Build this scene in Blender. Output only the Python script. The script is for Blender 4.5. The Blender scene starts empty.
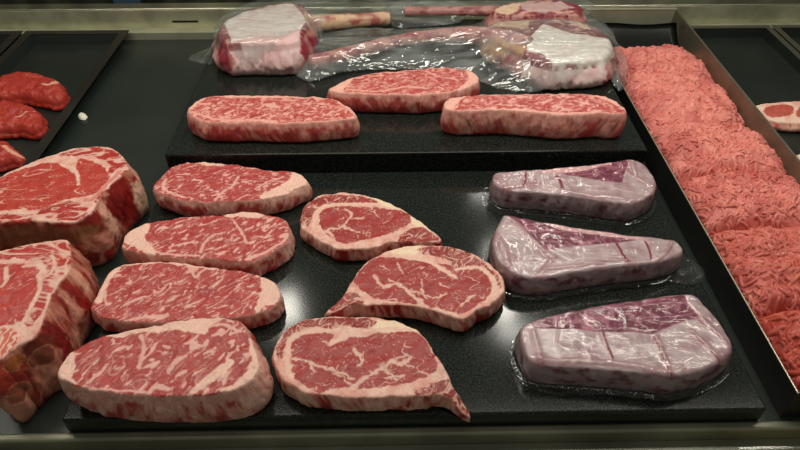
import bpy, bmesh, math, random
import numpy as np
from mathutils import Vector, Matrix
from mathutils.bvhtree import BVHTree

random.seed(7)
rng = np.random.default_rng(11)
scene = bpy.context.scene
COL = scene.collection

# ------------------------------------------------------------------ camera
FPX, CAM_H = 620.0, 0.77
PITCH = math.atan(555.0 / FPX)
YAW = math.atan(15.0 * math.cos(PITCH) / FPX)
sp, cp, ss, cs = math.sin(PITCH), math.cos(PITCH), math.sin(YAW), math.cos(YAW)
RIGHT = np.array([cs, -ss, 0.0]); FWD = np.array([ss * cp, cs * cp, -sp]); UP = np.array([ss * sp, cs * sp, cp])

def at(x, y, z):
    """point of the photograph -> point of the place at height z"""
    d = FWD + (x - 400.0) / FPX * RIGHT + (225.0 - y) / FPX * UP
    t = (z - CAM_H) / d[2]
    return np.array([d[0] * t, d[1] * t, z])

def seen(P):
    v = P - np.array([0, 0, CAM_H])
    d = v @ FWD
    return np.stack([400 + FPX * (v @ RIGHT) / d, 225 - FPX * (v @ UP) / d], 1)

cam_d = bpy.data.cameras.new('camera'); cam = bpy.data.objects.new('camera', cam_d); COL.objects.link(cam)
cam_d.sensor_width = 36.0; cam_d.lens = FPX / 800.0 * 36.0; cam_d.clip_start = 0.01
M = Matrix(((RIGHT[0], UP[0], -FWD[0], 0), (RIGHT[1], UP[1], -FWD[1], 0), (RIGHT[2], UP[2], -FWD[2], CAM_H), (0, 0, 0, 1)))
cam.matrix_world = M
scene.camera = cam

# ------------------------------------------------------------------ numpy noise
_perm = rng.permutation(256).astype(np.int64); _perm = np.concatenate([_perm, _perm, _perm])
_grad = rng.normal(size=(256, 3)); _grad /= np.linalg.norm(_grad, axis=1)[:, None]

def noise(p):
    p = np.asarray(p, float)
    i = np.floor(p).astype(np.int64); f = p - i; i &= 255
    w = f * f * f * (f * (f * 6 - 15) + 10)
    out = 0
    for a in (0, 1):
        for b in (0, 1):
            for c in (0, 1):
                h = _perm[_perm[_perm[(i[:, 0] + a) & 255] + ((i[:, 1] + b) & 255)] + ((i[:, 2] + c) & 255)]
                g = _grad[h]
                dot = g[:, 0] * (f[:, 0] - a) + g[:, 1] * (f[:, 1] - b) + g[:, 2] * (f[:, 2] - c)
                out = out + dot * (w[:, 0] if a else 1 - w[:, 0]) * (w[:, 1] if b else 1 - w[:, 1]) * (w[:, 2] if c else 1 - w[:, 2])
    return out * 1.6

def fbm(p, o=3):
    s = 0; a = 1.0
    for k in range(o):
        s = s + a * noise(p * 2 ** k + 17.3 * k); a *= 0.5
    return s

def sst(a, b, x):
    t = np.clip((x - a) / (b - a), 0, 1)
    return t * t * (3 - 2 * t)

def lin(r, g, b):
    f = lambda c: c / 12.92 if c <= 0.04045 else ((c + 0.055) / 1.055) ** 2.4
    return np.array([f(r / 255), f(g / 255), f(b / 255)])

def mixc(a, b, t):
    t = t[:, None]
    return a * (1 - t) + b * t

# ------------------------------------------------------------------ outlines
def crop(ox, oy, s, pts):
    return [(ox + x / s, oy + y / s) for x, y in pts]

def catmull(pts, n, closed=True):
    P = np.array(pts, float); m = len(P); out = []
    K = 14
    rngk = range(m) if closed else range(m - 1)
    for i in rngk:
        if closed:
            a, b, c, d = P[(i - 1) % m], P[i], P[(i + 1) % m], P[(i + 2) % m]
        else:
            a, b, c, d = P[max(i - 1, 0)], P[i], P[i + 1], P[min(i + 2, m - 1)]
        for k in range(K):
            t = k / K
            out.append(0.5 * ((2 * b) + (c - a) * t + (2 * a - 5 * b + 4 * c - d) * t * t + (3 * b - a - 3 * c + d) * t ** 3))
    if not closed: out.append(P[-1])
    Q = np.array(out)
    if closed: Q = np.vstack([Q, Q[:1]])
    L = np.concatenate([[0], np.cumsum(np.linalg.norm(np.diff(Q, axis=0), axis=1))])
    t = np.linspace(0, L[-1], n + 1)[:-1] if closed else np.linspace(0, L[-1], n)
    return np.stack([np.interp(t, L, Q[:, k]) for k in range(Q.shape[1])], 1), L[-1]

def seg_dist(P, A, closed=False):
    """distance of points P (n,2) to polyline A (m,2)"""
    B = np.roll(A, -1, axis=0) if closed else A[1:]
    A0 = A if closed else A[:-1]
    best = np.full(len(P), 1e9)
    for a, b in zip(A0, B):
        ab = b - a; L2 = ab @ ab + 1e-12
        t = np.clip(((P - a) @ ab) / L2, 0, 1)
        q = P - a - t[:, None] * ab
        best = np.minimum(best, q[:, 0] ** 2 + q[:, 1] ** 2)
    return np.sqrt(best)

def inside(P, A):
    r = np.zeros(len(P), bool)
    B = np.roll(A, -1, axis=0)
    for a, b in zip(A, B):
        c = (a[1] > P[:, 1]) != (b[1] > P[:, 1])
        x = (b[0] - a[0]) * (P[:, 1] - a[1]) / ((b[1] - a[1]) if b[1] != a[1] else 1e-12) + a[0]
        r ^= c & (P[:, 0] < x)
    return r

def sdf(P, A):
    d = seg_dist(P, A, True)
    return np.where(inside(P, A), -d, d)

# ------------------------------------------------------------------ materials
def nodes(name):
    m = bpy.data.materials.new(name); m.use_nodes = True
    t = m.node_tree; t.nodes.clear()
    out = t.nodes.new('ShaderNodeOutputMaterial')
    return m, t, out

def principled(name, color=(0.5, 0.5, 0.5), rough=0.5, metal=0.0, spec=0.5, coat=0.0, bump=None, var=None, attr=False, coat_rough=0.1, sss=0.0):
    m, t, out = nodes(name)
    b = t.nodes.new('ShaderNodeBsdfPrincipled')
    t.links.new(b.outputs[0], out.inputs[0])
    b.inputs['Base Color'].default_value = (*color, 1)
    b.inputs['Roughness'].default_value = rough; b.inputs['Metallic'].default_value = metal
    b.inputs['Specular IOR Level'].default_value = spec
    b.inputs['Coat Weight'].default_value = coat; b.inputs['Coat Roughness'].default_value = coat_rough
    if sss:
        b.inputs['Subsurface Weight'].default_value = sss
        b.inputs['Subsurface Radius'].default_value = (1.0, .3, .2)
        b.inputs['Subsurface Scale'].default_value = 0.004
    tc = t.nodes.new('ShaderNodeTexCoord')
    src = None
    if attr:
        a = t.nodes.new('ShaderNodeVertexColor'); a.layer_name = 'Col'; src = a.outputs[0]
    if var:
        sc, amt = var
        n = t.nodes.new('ShaderNodeTexNoise'); n.inputs['Scale'].default_value = sc; n.inputs['Detail'].default_value = 4
        t.links.new(tc.outputs['Object'], n.inputs['Vector'])
        r = t.nodes.new('ShaderNodeMapRange'); r.inputs[1].default_value = .3; r.inputs[2].default_value = .7
        r.inputs[3].default_value = 1 - amt; r.inputs[4].default_value = 1 + amt
        t.links.new(n.outputs[0], r.inputs[0])
        mx = t.nodes.new('ShaderNodeVectorMath'); mx.operation = 'SCALE'
        if src: t.links.new(src, mx.inputs[0])
        else: mx.inputs[0].default_value = color
        t.links.new(r.outputs[0], mx.inputs['Scale']); src = mx.outputs[0]
    if src: t.links.new(src, b.inputs['Base Color'])
    if bump:
        sc, st, dist = bump
        n = t.nodes.new('ShaderNodeTexNoise'); n.inputs['Scale'].default_value = sc; n.inputs['Detail'].default_value = 4
        t.links.new(tc.outputs['Object'], n.inputs['Vector'])
        bp = t.nodes.new('ShaderNodeBump'); bp.inputs['Strength'].default_value = st; bp.inputs['Distance'].default_value = dist
        t.links.new(n.outputs[0], bp.inputs['Height']); t.links.new(bp.outputs[0], b.inputs['Normal'])
        if coat: t.links.new(bp.outputs[0], b.inputs['Coat Normal'])
    return m

MEAT = principled('wet_meat', rough=.42, spec=.4, attr=True, var=(260, .10), bump=(420, .35, .0012))
MINCE = principled('minced_meat', rough=.45, spec=.35, attr=True, var=(300, .12), bump=(500, .3, .001))
BONE = principled('bone', rough=.4, spec=.5, attr=True, var=(150, .12), bump=(200, .3, .001))
PAPER = principled('liner_paper', rough=.45, spec=.4, attr=True, var=(70, .06), bump=(90, .12, .001))
PURPLE = principled('vacuum_meat', rough=.4, spec=.4, attr=True, var=(200, .10), bump=(160, .2, .001))

def film_mat(name, haze_sheen, tint, rough=.12, bump=(120, .6, .002), streak=False, aniso=None):
    m, t, out = nodes(name)
    tr = t.nodes.new('ShaderNodeBsdfTransparent'); tr.inputs[0].default_value = (.97, .98, .98, 1)
    di = t.nodes.new('ShaderNodeBsdfDiffuse'); di.inputs[0].default_value = (*tint, 1)
    gl = t.nodes.new('ShaderNodeBsdfGlossy'); gl.inputs['Roughness'].default_value = rough
    tc = t.nodes.new('ShaderNodeTexCoord')
    n = t.nodes.new('ShaderNodeTexNoise'); n.inputs['Scale'].default_value = bump[0]; n.inputs['Detail'].default_value = 3
    n.inputs['Distortion'].default_value = 1.0
    t.links.new(tc.outputs['Object'], n.inputs['Vector'])
    bp = t.nodes.new('ShaderNodeBump'); bp.inputs['Strength'].default_value = bump[1]; bp.inputs['Distance'].default_value = bump[2]
    t.links.new(n.outputs[0], bp.inputs['Height']); t.links.new(bp.outputs[0], gl.inputs['Normal'])
    fr = t.nodes.new('ShaderNodeFresnel'); fr.inputs['IOR'].default_value = 1.5
    t.links.new(bp.outputs[0], fr.inputs['Normal'])
    m1 = t.nodes.new('ShaderNodeMixShader'); m1.inputs[0].default_value = haze_sheen
    if aniso:
        mp3 = t.nodes.new('ShaderNodeMapping'); mp3.inputs['Scale'].default_value = aniso
        t.links.new(tc.outputs['Object'], mp3.inputs[0]); t.links.new(mp3.outputs[0], n.inputs['Vector'])
    if streak:      # film milkier along its creases; lamp sheen is put into this pale colour
        mp2 = t.nodes.new('ShaderNodeMapping'); mp2.inputs['Scale'].default_value = (5, 18, 18)
        n2 = t.nodes.new('ShaderNodeTexNoise'); n2.inputs['Scale'].default_value = 1.6; n2.inputs['Detail'].default_value = 3; n2.inputs['Distortion'].default_value = .6
        rr = t.nodes.new('ShaderNodeMapRange'); rr.inputs[1].default_value = .42; rr.inputs[2].default_value = .75; rr.inputs[3].default_value = haze_sheen * .35; rr.inputs[4].default_value = haze_sheen * 1.9
        t.links.new(tc.outputs['Object'], mp2.inputs[0]); t.links.new(mp2.outputs[0], n2.inputs['Vector']); t.links.new(n2.outputs[0], rr.inputs[0]); t.links.new(rr.outputs[0], m1.inputs[0])
        t.links.new(mp2.outputs[0], n.inputs['Vector']); n.inputs['Scale'].default_value = 1.8; n.inputs['Detail'].default_value = 1.5
    t.links.new(tr.outputs[0], m1.inputs[1]); t.links.new(di.outputs[0], m1.inputs[2])
    m2 = t.nodes.new('ShaderNodeMixShader')
    mp = t.nodes.new('ShaderNodeMath'); mp.operation = 'MULTIPLY'; mp.inputs[1].default_value = 1.8
    mn = t.nodes.new('ShaderNodeMath'); mn.operation = 'MINIMUM'; mn.inputs[1].default_value = .32
    t.links.new(fr.outputs[0], mp.inputs[0]); t.links.new(mp.outputs[0], mn.inputs[0]); t.links.new(mn.outputs[0], m2.inputs[0])
    t.links.new(m1.outputs[0], m2.inputs[1]); t.links.new(gl.outputs[0], m2.inputs[2])
    t.links.new(m2.outputs[0], out.inputs[0])
    return m

FILM = film_mat('vacuum_film', .01, (.8, .82, .82), rough=.035, bump=(60, .7, .0028), aniso=(.5, 1.6, 1.6))
BAG = film_mat('bag_film', .15, (.84, .91, .90), rough=.09, bump=(38, .9, .006), streak=True)

def granite(name, base, fleck, scale=330, rough=.22):
    m, t, out = nodes(name)
    b = t.nodes.new('ShaderNodeBsdfPrincipled'); t.links.new(b.outputs[0], out.inputs[0])
    tc = t.nodes.new('ShaderNodeTexCoord')
    n = t.nodes.new('ShaderNodeTexNoise'); n.inputs['Scale'].default_value = scale; n.inputs['Detail'].default_value = 5; n.inputs['Roughness'].default_value = .7
    n2 = t.nodes.new('ShaderNodeTexVoronoi'); n2.inputs['Scale'].default_value = scale * .55
    t.links.new(tc.outputs['Object'], n.inputs['Vector']); t.links.new(tc.outputs['Object'], n2.inputs['Vector'])
    r = t.nodes.new('ShaderNodeValToRGB')
    r.color_ramp.elements[0].position = .42; r.color_ramp.elements[0].color = (*base, 1)
    r.color_ramp.elements[1].position = .72; r.color_ramp.elements[1].color = (*fleck, 1)
    t.links.new(n.outputs[0], r.inputs[0])
    r2 = t.nodes.new('ShaderNodeValToRGB')
    r2.color_ramp.elements[0].position = .08; r2.color_ramp.elements[0].color = (1, 1, 1, 1)
    r2.color_ramp.elements[1].position = .16; r2.color_ramp.elements[1].color = (0, 0, 0, 1)
    t.links.new(n2.outputs[0], r2.inputs[0])
    mx = t.nodes.new('ShaderNodeMix'); mx.data_type = 'RGBA'
    t.links.new(r2.outputs[0], mx.inputs[0]); t.links.new(r.outputs[0], mx.inputs[6]); mx.inputs[7].default_value = (fleck[0] * 1.8, fleck[1] * 1.8, fleck[2] * 1.8, 1)
    t.links.new(mx.outputs[2], b.inputs['Base Color'])
    b.inputs['Roughness'].default_value = rough; b.inputs['Specular IOR Level'].default_value = .36
    return m

GRANITE = granite('black_granite', (.004, .006, .005), (.034, .041, .035), rough=.11)
DECK = principled('black_deck', (.018, .025, .021), rough=.32, spec=.5, var=(6, .15), bump=(60, .05, .001))
TRAYBLACK = principled('black_tray', (.014, .019, .016), rough=.35, spec=.45, var=(8, .2))
TRAYRIM = principled('dark_tray_rim', (.014, .013, .010), rough=.4, spec=.4, var=(12, .3))
RIMSTEEL = principled('tray_rim_steel', (.12, .12, .09), rough=.45, metal=.6)
STEEL = principled('brushed_steel', (.62, .62, .44), rough=.42, metal=.75, var=(14, .25), bump=(160, .06, .001))
DULLSTEEL = principled('dull_steel', (.46, .46, .34), rough=.55, metal=.6, var=(10, .2))
DARKSTEEL = principled('dark_steel', (.07, .075, .06), rough=.3, metal=.8, var=(20, .3))

# ------------------------------------------------------------------ object helpers
def tag(o, label=None, cat=None, group=None, kind=None):
    if label: o['label'] = label
    if cat: o['category'] = cat
    if group: o['group'] = group
    if kind: o['kind'] = kind
    return o

def empty(name, loc, label, cat, group=None):
    o = bpy.data.objects.new(name, None); COL.objects.link(o); o.location = loc; o.empty_display_size = .03
    return tag(o, label, cat, group)

def mesh_obj(name, V, F, mat, parent=None, colors=None, normals=None, smooth=True, loc=None):
    V = np.asarray(V, float)
    me = bpy.data.meshes.new(name)
    base = np.array(parent.location) if parent is not None and parent.type == 'EMPTY' else np.zeros(3)
    if loc is not None: base = np.array(loc)
    me.from_pydata((V - base).tolist(), [], [tuple(int(i) for i in f) for f in F])
    me.polygons.foreach_set('use_smooth', np.full(len(me.polygons), smooth))
    if colors is not None:
        a = me.color_attributes.new('Col', 'FLOAT_COLOR', 'POINT')
        c = np.ones((len(V), 4), np.float32); c[:, :3] = np.clip(colors, 0, 1)
        a.data.foreach_set('color', c.ravel())
    me.materials.append(mat)
    if normals is not None:
        me.normals_split_custom_set_from_vertices([tuple(n) for n in normals])
    me.update()
    o = bpy.data.objects.new(name, me); COL.objects.link(o)
    if parent is not None:
        o.parent = parent
    if loc is not None: o.location = loc
    return o

def vert_normals(V, F):
    F4 = np.array([f if len(f) == 4 else (f[0], f[1], f[2], f[2]) for f in F])
    n = np.cross(V[F4[:, 2]] - V[F4[:, 0]], V[F4[:, 3]] - V[F4[:, 1]])
    bad = F4[:, 3] == F4[:, 2]
    if bad.any():
        n[bad] = np.cross(V[F4[bad, 1]] - V[F4[bad, 0]], V[F4[bad, 2]] - V[F4[bad, 0]])
    N = np.zeros_like(V)
    for k in range(4):
        np.add.at(N, F4[:, k], n)
    return N / (np.linalg.norm(N, axis=1)[:, None] + 1e-12)

def box_bm(bm, x0, x1, y0, y1, z0, z1, bevel=0.0):
    r = bmesh.ops.create_cube(bm, size=1.0)
    for v in r['verts']:
        v.co = Vector((x0 + (v.co.x + .5) * (x1 - x0), y0 + (v.co.y + .5) * (y1 - y0), z0 + (v.co.z + .5) * (z1 - z0)))
    if bevel:
        es = list({e for v in r['verts'] for e in v.link_edges})
        bmesh.ops.bevel(bm, geom=es, offset=bevel, segments=3, affect='EDGES', profile=.5)

def bm_obj(name, bm, mat, parent=None, smooth=False):
    me = bpy.data.meshes.new(name)
    if parent is not None:
        bmesh.ops.translate(bm, vec=-Vector(parent.location), verts=bm.verts)
    bm.to_mesh(me); bm.free(); me.materials.append(mat)
    if smooth:
        me.polygons.foreach_set('use_smooth', np.full(len(me.polygons), True))
    o = bpy.data.objects.new(name, me); COL.objects.link(o)
    if parent is not None: o.parent = parent
    return o

def box(name, dims, mat, parent=None, bevel=0.0):
    bm = bmesh.new(); box_bm(bm, *dims, bevel=bevel)
    return bm_obj(name, bm, mat, parent)

# ------------------------------------------------------------------ the cut-of-meat builder
class Slab:
    """a cut of meat: top outline (photo points) at height base_z + thick, walls down to base_z"""
    def __init__(s, outline, base_z, thick, res=.0013, edge=.005, flare=(0, 0, 0, 0), bulge=.004, crown=0.0, rough_top=.0008, wob=.0018, taper=(), seed=0, sidefold=.0015):
        s.zt = zt = base_z + thick; s.zb = base_z; s.seed = seed
        W = np.array([at(x, y, zt)[:2] for x, y in outline])
        _, L = catmull(W, 50)
        n = int(L / res / 1.15); n = max(80, n)
        O, L = catmull(W, n)
        area = np.sum(O[:, 0] * np.roll(O[:, 1], -1) - O[:, 1] * np.roll(O[:, 0], -1))
        if area < 0: O = O[::-1]
        T = np.roll(O, -1, 0) - np.roll(O, 1, 0); T /= np.linalg.norm(T, axis=1)[:, None]
        Nn = np.stack([T[:, 1], -T[:, 0]], 1)
        # uneven hand-cut outline
        q = np.column_stack([O * 60, np.full(len(O), seed * 3.1)])
        O = O + Nn * (wob * fbm(q, 3))[:, None]
        s.O = O; s.N = Nn
        c = O.mean(0); C = O - c
        ev, vec = np.linalg.eigh(C.T @ C)
        ax = vec[:, 1]; a = C @ ax; b = C @ vec[:, 0]
        half = max((a.max() - a.min()) / 2 - (b.max() - b.min()) / 2 * .9, 0.001); mid = (a.max() + a.min()) / 2; midb = (b.max() + b.min()) / 2
        inner = c + np.outer(np.clip(a, mid - half, mid + half), ax) + midb * vec[:, 0]
        R = int((b.max() - b.min()) / 2 / res) + 2
        R = max(10, R)
        us = np.linspace(0, 1, R) ** .9
        rings = [inner + (O - inner) * u for u in us]
        top = np.vstack(rings)
        dist = np.concatenate([np.linalg.norm(O - r, axis=1) for r in rings])
        dper = np.minimum(dist, 1)
        # true distance to perimeter (coarse outline is enough)
        dper = np.minimum(dper, seg_dist(top, O[::max(1, n // 160)], True))
        dper[-n:] = 0
        def thick_at(xy):
            th = np.full(len(xy), thick)
            for tx, ty, r, f in taper:
                ctr = at(tx, ty, zt)[:2]
                th = th * (1 - (1 - f) * np.exp(-((xy - ctr) ** 2).sum(1) / r ** 2))
            return th
        th = thick_at(top)
        e = np.clip(dper / edge, 0, 1)
        er = np.minimum(edge, th * .6)
        z = base_z + th - er * (1 - np.sqrt(np.clip(1 - (1 - e) ** 2, 0, 1)))
        z = z + crown * sst(0, .045, dper) - crown * .5
        q = np.column_stack([top * 45, np.full(len(top), seed * 1.7)])
        z = z + rough_top * 2.2 * fbm(q, 4)
        Vt = np.column_stack([top, z])
        # side
        Sn = max(6, int(thick / (res * 1.3)))
        ztop = z[-n:]
        ring_v = []; sv = []
        nx, ny = Nn[:, 0], Nn[:, 1]
        fl = flare[0] * np.clip(-nx, 0, 1) + flare[1] * np.clip(nx, 0, 1) + flare[2] * np.clip(-ny, 0, 1) + flare[3] * np.clip(ny, 0, 1)
        arc = np.arange(n) / n * L
        for k in range(1, Sn + 1):
            t = k / Sn
            zz = ztop + (base_z - ztop) * t
            off = fl * t + bulge * math.sin(math.pi * min(1, t * 1.02)) - .004 * max(0, (t - .82) / .18) ** 2
            qq = np.column_stack([O * 70, zz * 25 + seed])
            f = sidefold * 1.6 * fbm(qq, 3) * math.sin(math.pi * min(t, .9) / .9) ** .5 if t < 1 else 0
            ring_v.append(np.column_stack([O + Nn * (off + f)[:, None] if not np.isscalar(f) else O + Nn * off[:, None], zz]))
            sv.append(np.full(n, t))
        V = np.vstack([Vt] + ring_v)
        s.nt = len(Vt); s.n = n
        s.side = np.concatenate([np.zeros(len(Vt))] + sv)
        s.d = np.concatenate([dper] + [np.zeros(n)] * Sn)
        s.arc = np.concatenate([np.tile(arc, R), np.tile(arc, Sn)])
        total = R + Sn
        idx = np.arange(total * n).reshape(total, n); nxt = np.roll(idx, -1, 1)
        F = np.stack([idx[:-1], idx[1:], nxt[1:], nxt[:-1]], -1).reshape(-1, 4)
        # bottom cap
        V = np.vstack([V, [[c[0], c[1], base_z]]])
        ci = len(V) - 1
        s.side = np.append(s.side, 1); s.d = np.append(s.d, 0); s.arc = np.append(s.arc, 0)
        last = idx[-1]
        cap = [(last[i], ci, last[(i + 1) % n]) for i in range(n)]
        s.V = V; s.F = [tuple(f) for f in F] + cap
        s.Fa = np.array([f if len(f) == 4 else (*f, f[2]) for f in s.F])
        s.center = np.array([c[0], c[1], base_z])
        s.region = np.zeros(len(V), int)
        s.col = np.zeros((len(V), 3))
        s.istop = s.side < 1e-6
    # features drawn in photo points, measured in metres on the top plane
    def _w(s, pts): return np.array([at(x, y, s.zt)[:2] for x, y in pts])
    def poly(s, pts, wob=.0025, smooth=True):
        A = s._w(pts)
        if smooth: A, _ = catmull(A, max(40, len(pts) * 8))
        d = sdf(s.V[:, :2], A)
        return d + wob * fbm(np.column_stack([s.V[:, :2] * 110, np.full(len(s.V), s.seed * .9)]), 3)
    def line(s, pts, wob=.0015):
        A, _ = catmull(s._w(pts), max(12, len(pts) * 5), closed=False)
        q = np.column_stack([s.V[:, :2] * 130, np.full(len(s.V), s.seed * 2.9)])
        P = s.V[:, :2] + wob * np.stack([fbm(q, 2), fbm(q + 31.7, 2)], 1)
        return seg_dist(P, A)
    def side_spot(s, x, y):
        """wall point nearest to a photo point"""
        sel = np.where(~s.istop)[0]
        front = sel[s.N[:, 1][sel % s.n] < .75] if False else sel
        px = seen(s.V[front]); 
        dd = np.hypot(px[:, 0] - x, px[:, 1] - y)
        near = front[dd < dd.min() + 2.5]
        k = near[np.argmin(np.linalg.norm(s.V[near] - np.array([0, 0, CAM_H]), axis=1))]
        return s.V[k]
    def blob(s, x, y, rx, rz=None, wob=.35):
        c = s.side_spot(x, y); rz = rz or rx
        q = (s.V - c)
        r = np.sqrt((q[:, 0] ** 2 + q[:, 1] ** 2) / rx ** 2 + q[:, 2] ** 2 / rz ** 2)
        return r + wob * fbm(s.V * 90 + s.seed, 3)
    def build(s, name, label, cat, parts, mats, group=None):
        """parts: region -> (name, optional label)"""
        root = empty(name, tuple(s.center), label, cat, group)
        N = vert_normals(s.V, s.F)
        fr = np.sort(s.region[s.Fa], axis=1)[:, 1]
        s.objs = {}
        for r, pn in parts.items():
            sel = np.where(fr == r)[0]
            if not len(sel): continue
            used = np.unique(s.Fa[sel]); mp = np.full(len(s.V), -1); mp[used] = np.arange(len(used))
            faces = [tuple(mp[i] for i in s.F[f]) for f in sel]
            o = mesh_obj(pn[0], s.V[used], faces, mats.get(r, MEAT), root, s.col[used], N[used])
            if len(pn) > 1: o['label'] = pn[1]
            s.objs[r] = o
        s.root = root
        return root

LEAN = lin(178, 66, 62); LEAN_D = lin(148, 42, 40); PINK = lin(204, 118, 106); FAT = lin(228, 184, 167); CREAM = lin(234, 208, 178); MARB = lin(228, 174, 162)

def marbling(P, ang, f=75, stretch=2.6, w=.16, amount=.5, seed=0, warp=.006, fine=True, blob=0.0):
    """irregular flecks of fat running along a direction"""
    ca, sa = math.cos(ang), math.sin(ang)
    x = P[:, 0] * ca + P[:, 1] * sa; y = -P[:, 0] * sa + P[:, 1] * ca
    q = np.column_stack([x * f / stretch, y * f, P[:, 2] * f * .5 + seed * 7.7])
    q = q + warp * f * np.stack([noise(q * .6 + 5), noise(q * .6 + 55), 0 * x], 1)
    n1 = np.abs(noise(q))
    mod = noise(np.column_stack([x * f * .45, y * f * .45, np.full(len(x), seed + 3.3)]))
    ww = w * np.clip(amount + mod * 1.1, 0.02, 2)
    m = 1 - sst(ww * .45, ww * 1.25, n1)
    if fine:
        q2 = q * 2.1 + 9.1
        n2 = np.abs(noise(q2)); mod2 = noise(q * .9 + 40)
        w2 = w * .9 * np.clip(amount * .8 + mod2 * 1.2, 0.0, 2)
        m = np.maximum(m, (1 - sst(w2 * .4, w2 * 1.3 + 1e-4, n2)) * .75)
    if blob:
        n3 = fbm(q * np.array([1.15, 1.3, 1]) + 61, 3); mod3 = noise(np.column_stack([x * f * .3, y * f * .3, np.full(len(x), seed + 8.8)]))
        th = .52 - blob * .55 - mod3 * .28
        m = np.maximum(m * .5, sst(th, th + .17, n3))
    return m

def lean_color(P, seed, a=LEAN, b=LEAN_D):
    n = fbm(P * 55 + seed, 3) * .5 + .45
    return mixc(a, b, np.clip(n * .75, 0, 1))

def side_color(s, fatness, seed, stretch=3.2, fatc=FAT, a=LEAN, b=LEAN_D, f=85, shear=.5):
    """cut wall: pink and red with fine streaks of fat running down it"""
    ang = s.arc + shear * (s.V[:, 2] - s.zb) * np.sin(s.arc * 14 + seed)
    q = np.column_stack([ang * f, s.V[:, 2] * f / stretch, np.full(len(ang), seed * 5.1)])
    q = q + .7 * np.stack([noise(q * .5), noise(q * .5 + 20), 0 * ang], 1)
    big = fbm(np.column_stack([s.arc * 26, s.V[:, 2] * 22, np.full(len(ang), seed * 3.3)]), 2)
    n = fbm(q, 3) * .7 + big * .7 + fatness
    pink = fatc * .52 + a * .48
    c = mixc(lean_color(s.V, seed, a, b), pink * (1 + .12 * noise(s.V * 150)[:, None]), sst(-.25, .3, n))
    v = (1 - sst(.03, .13, np.abs(noise(q * 1.15 + 7)))) * sst(-.35, .35, big + fatness)
    return mixc(c, fatc, np.clip(v * .75 + sst(.25, .75, n) * .7, 0, 1))

def blend_side(s, top_col, side_col, w=.004, drop=.0):
    """top colours, turning into the wall colours round the rim"""
    if drop:        # the cut face carries on a little way down the wall before the streaks begin
        k = np.where(s.istop, 0.0, sst(drop * .2, drop, s.side + drop * .6 * fbm(s.V * 90 + 3, 2)))
    else:
        k = np.where(s.istop, 1 - sst(0, w, s.d + .0012 * noise(s.V * 160)), 1.0)
    return mixc(top_col, side_col, k)

# ================================================================== the case
DECK_Z, SLAB_Z, BACK_Z = 0.0, 0.030, 0.075

def structure(o, ): o['kind'] = 'structure'; return o

structure(box('floor', (-2.0, 2.0, .446, 1.648, -.03, 0.0), DECK))
# front: rounded lip of the deck and the steel ledge before it
bm = bmesh.new(); box_bm(bm, -2.0, 2.0, .4325, .4458, -.03, .003, bevel=.004)
structure(bm_obj('trim_1', bm, principled('rail_steel', (.26, .26, .19), rough=.45, metal=.6, var=(9, .3))))
structure(box('trim_2', (-2.0, 2.0, .18, .432, -.06, -.022), principled('ledge_steel', (.15, .16, .125), rough=.45, metal=.3, var=(9, .3))))
# back: low step, ledge and the steel wall with its bright folded top
structure(box('trim_3', (-2.2, 2.2, 1.6485, 1.681, -.03, .020), DULLSTEEL))
structure(box('wall_back', (-2.2, 2.2, 1.6815, 1.695, -.03, .0715), STEEL, bevel=.002))
structure(box('trim_4', (-2.2, 2.2, 1.6805, 1.72, .072, .0755), principled('folded_steel_edge', (.75, .75, .62), rough=.3, metal=1.0), bevel=.002))
m, t, out = nodes('banded_dark_panel')
b = t.nodes.new('ShaderNodeBsdfPrincipled'); t.links.new(b.outputs[0], out.inputs[0])
b.inputs['Metallic'].default_value = .7; b.inputs['Roughness'].default_value = .35
tc = t.nodes.new('ShaderNodeTexCoord'); wv = t.nodes.new('ShaderNodeTexNoise'); mpn = t.nodes.new('ShaderNodeMapping')
mpn.inputs['Scale'].default_value = (9, .1, .1); wv.inputs['Scale'].default_value = 3; wv.inputs['Detail'].default_value = 3
t.links.new(tc.outputs['Object'], mpn.inputs[0]); t.links.new(mpn.outputs[0], wv.inputs['Vector'])
cr = t.nodes.new('ShaderNodeValToRGB'); cr.color_ramp.elements[0].position = .4; cr.color_ramp.elements[0].color = (.05, .05, .035, 1)
cr.color_ramp.elements[1].position = .65; cr.color_ramp.elements[1].color = (.3, .3, .2, 1)
t.links.new(wv.outputs[0], cr.inputs[0]); t.links.new(cr.outputs[0], b.inputs['Base Color'])
structure(box('wall_upper', (-2.4, 2.4, 1.90, 1.93, -.03, .40), m))
structure(box('trim_5', (-2.4, 2.4, 1.6955, 1.899, -.03, .02), DARKSTEEL))

# slot in the back wall
o = box('wall_slot', (-.606, -.534, 1.6800, 1.6814, .0355, .0405), principled('slot_black', (.004, .004, .004), rough=.8)); structure(o); o.name = 'trim_6'

# the small dark screen behind the rear ledge
sc_r = empty('display_screen', (-.78, 1.855, .0204), 'black-framed dark blue screen standing behind the rear steel edge at upper left', 'screen')
box('screen_frame', (-.83, -.733, 1.84, 1.87, .0204, .125), principled('screen_frame_black', (.01, .01, .012), rough=.4), sc_r, bevel=.003)
box('screen_glass', (-.822, -.741, 1.837, 1.8399, .028, .117), principled('screen_blue', (.05, .09, .15), rough=.15), sc_r)

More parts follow.
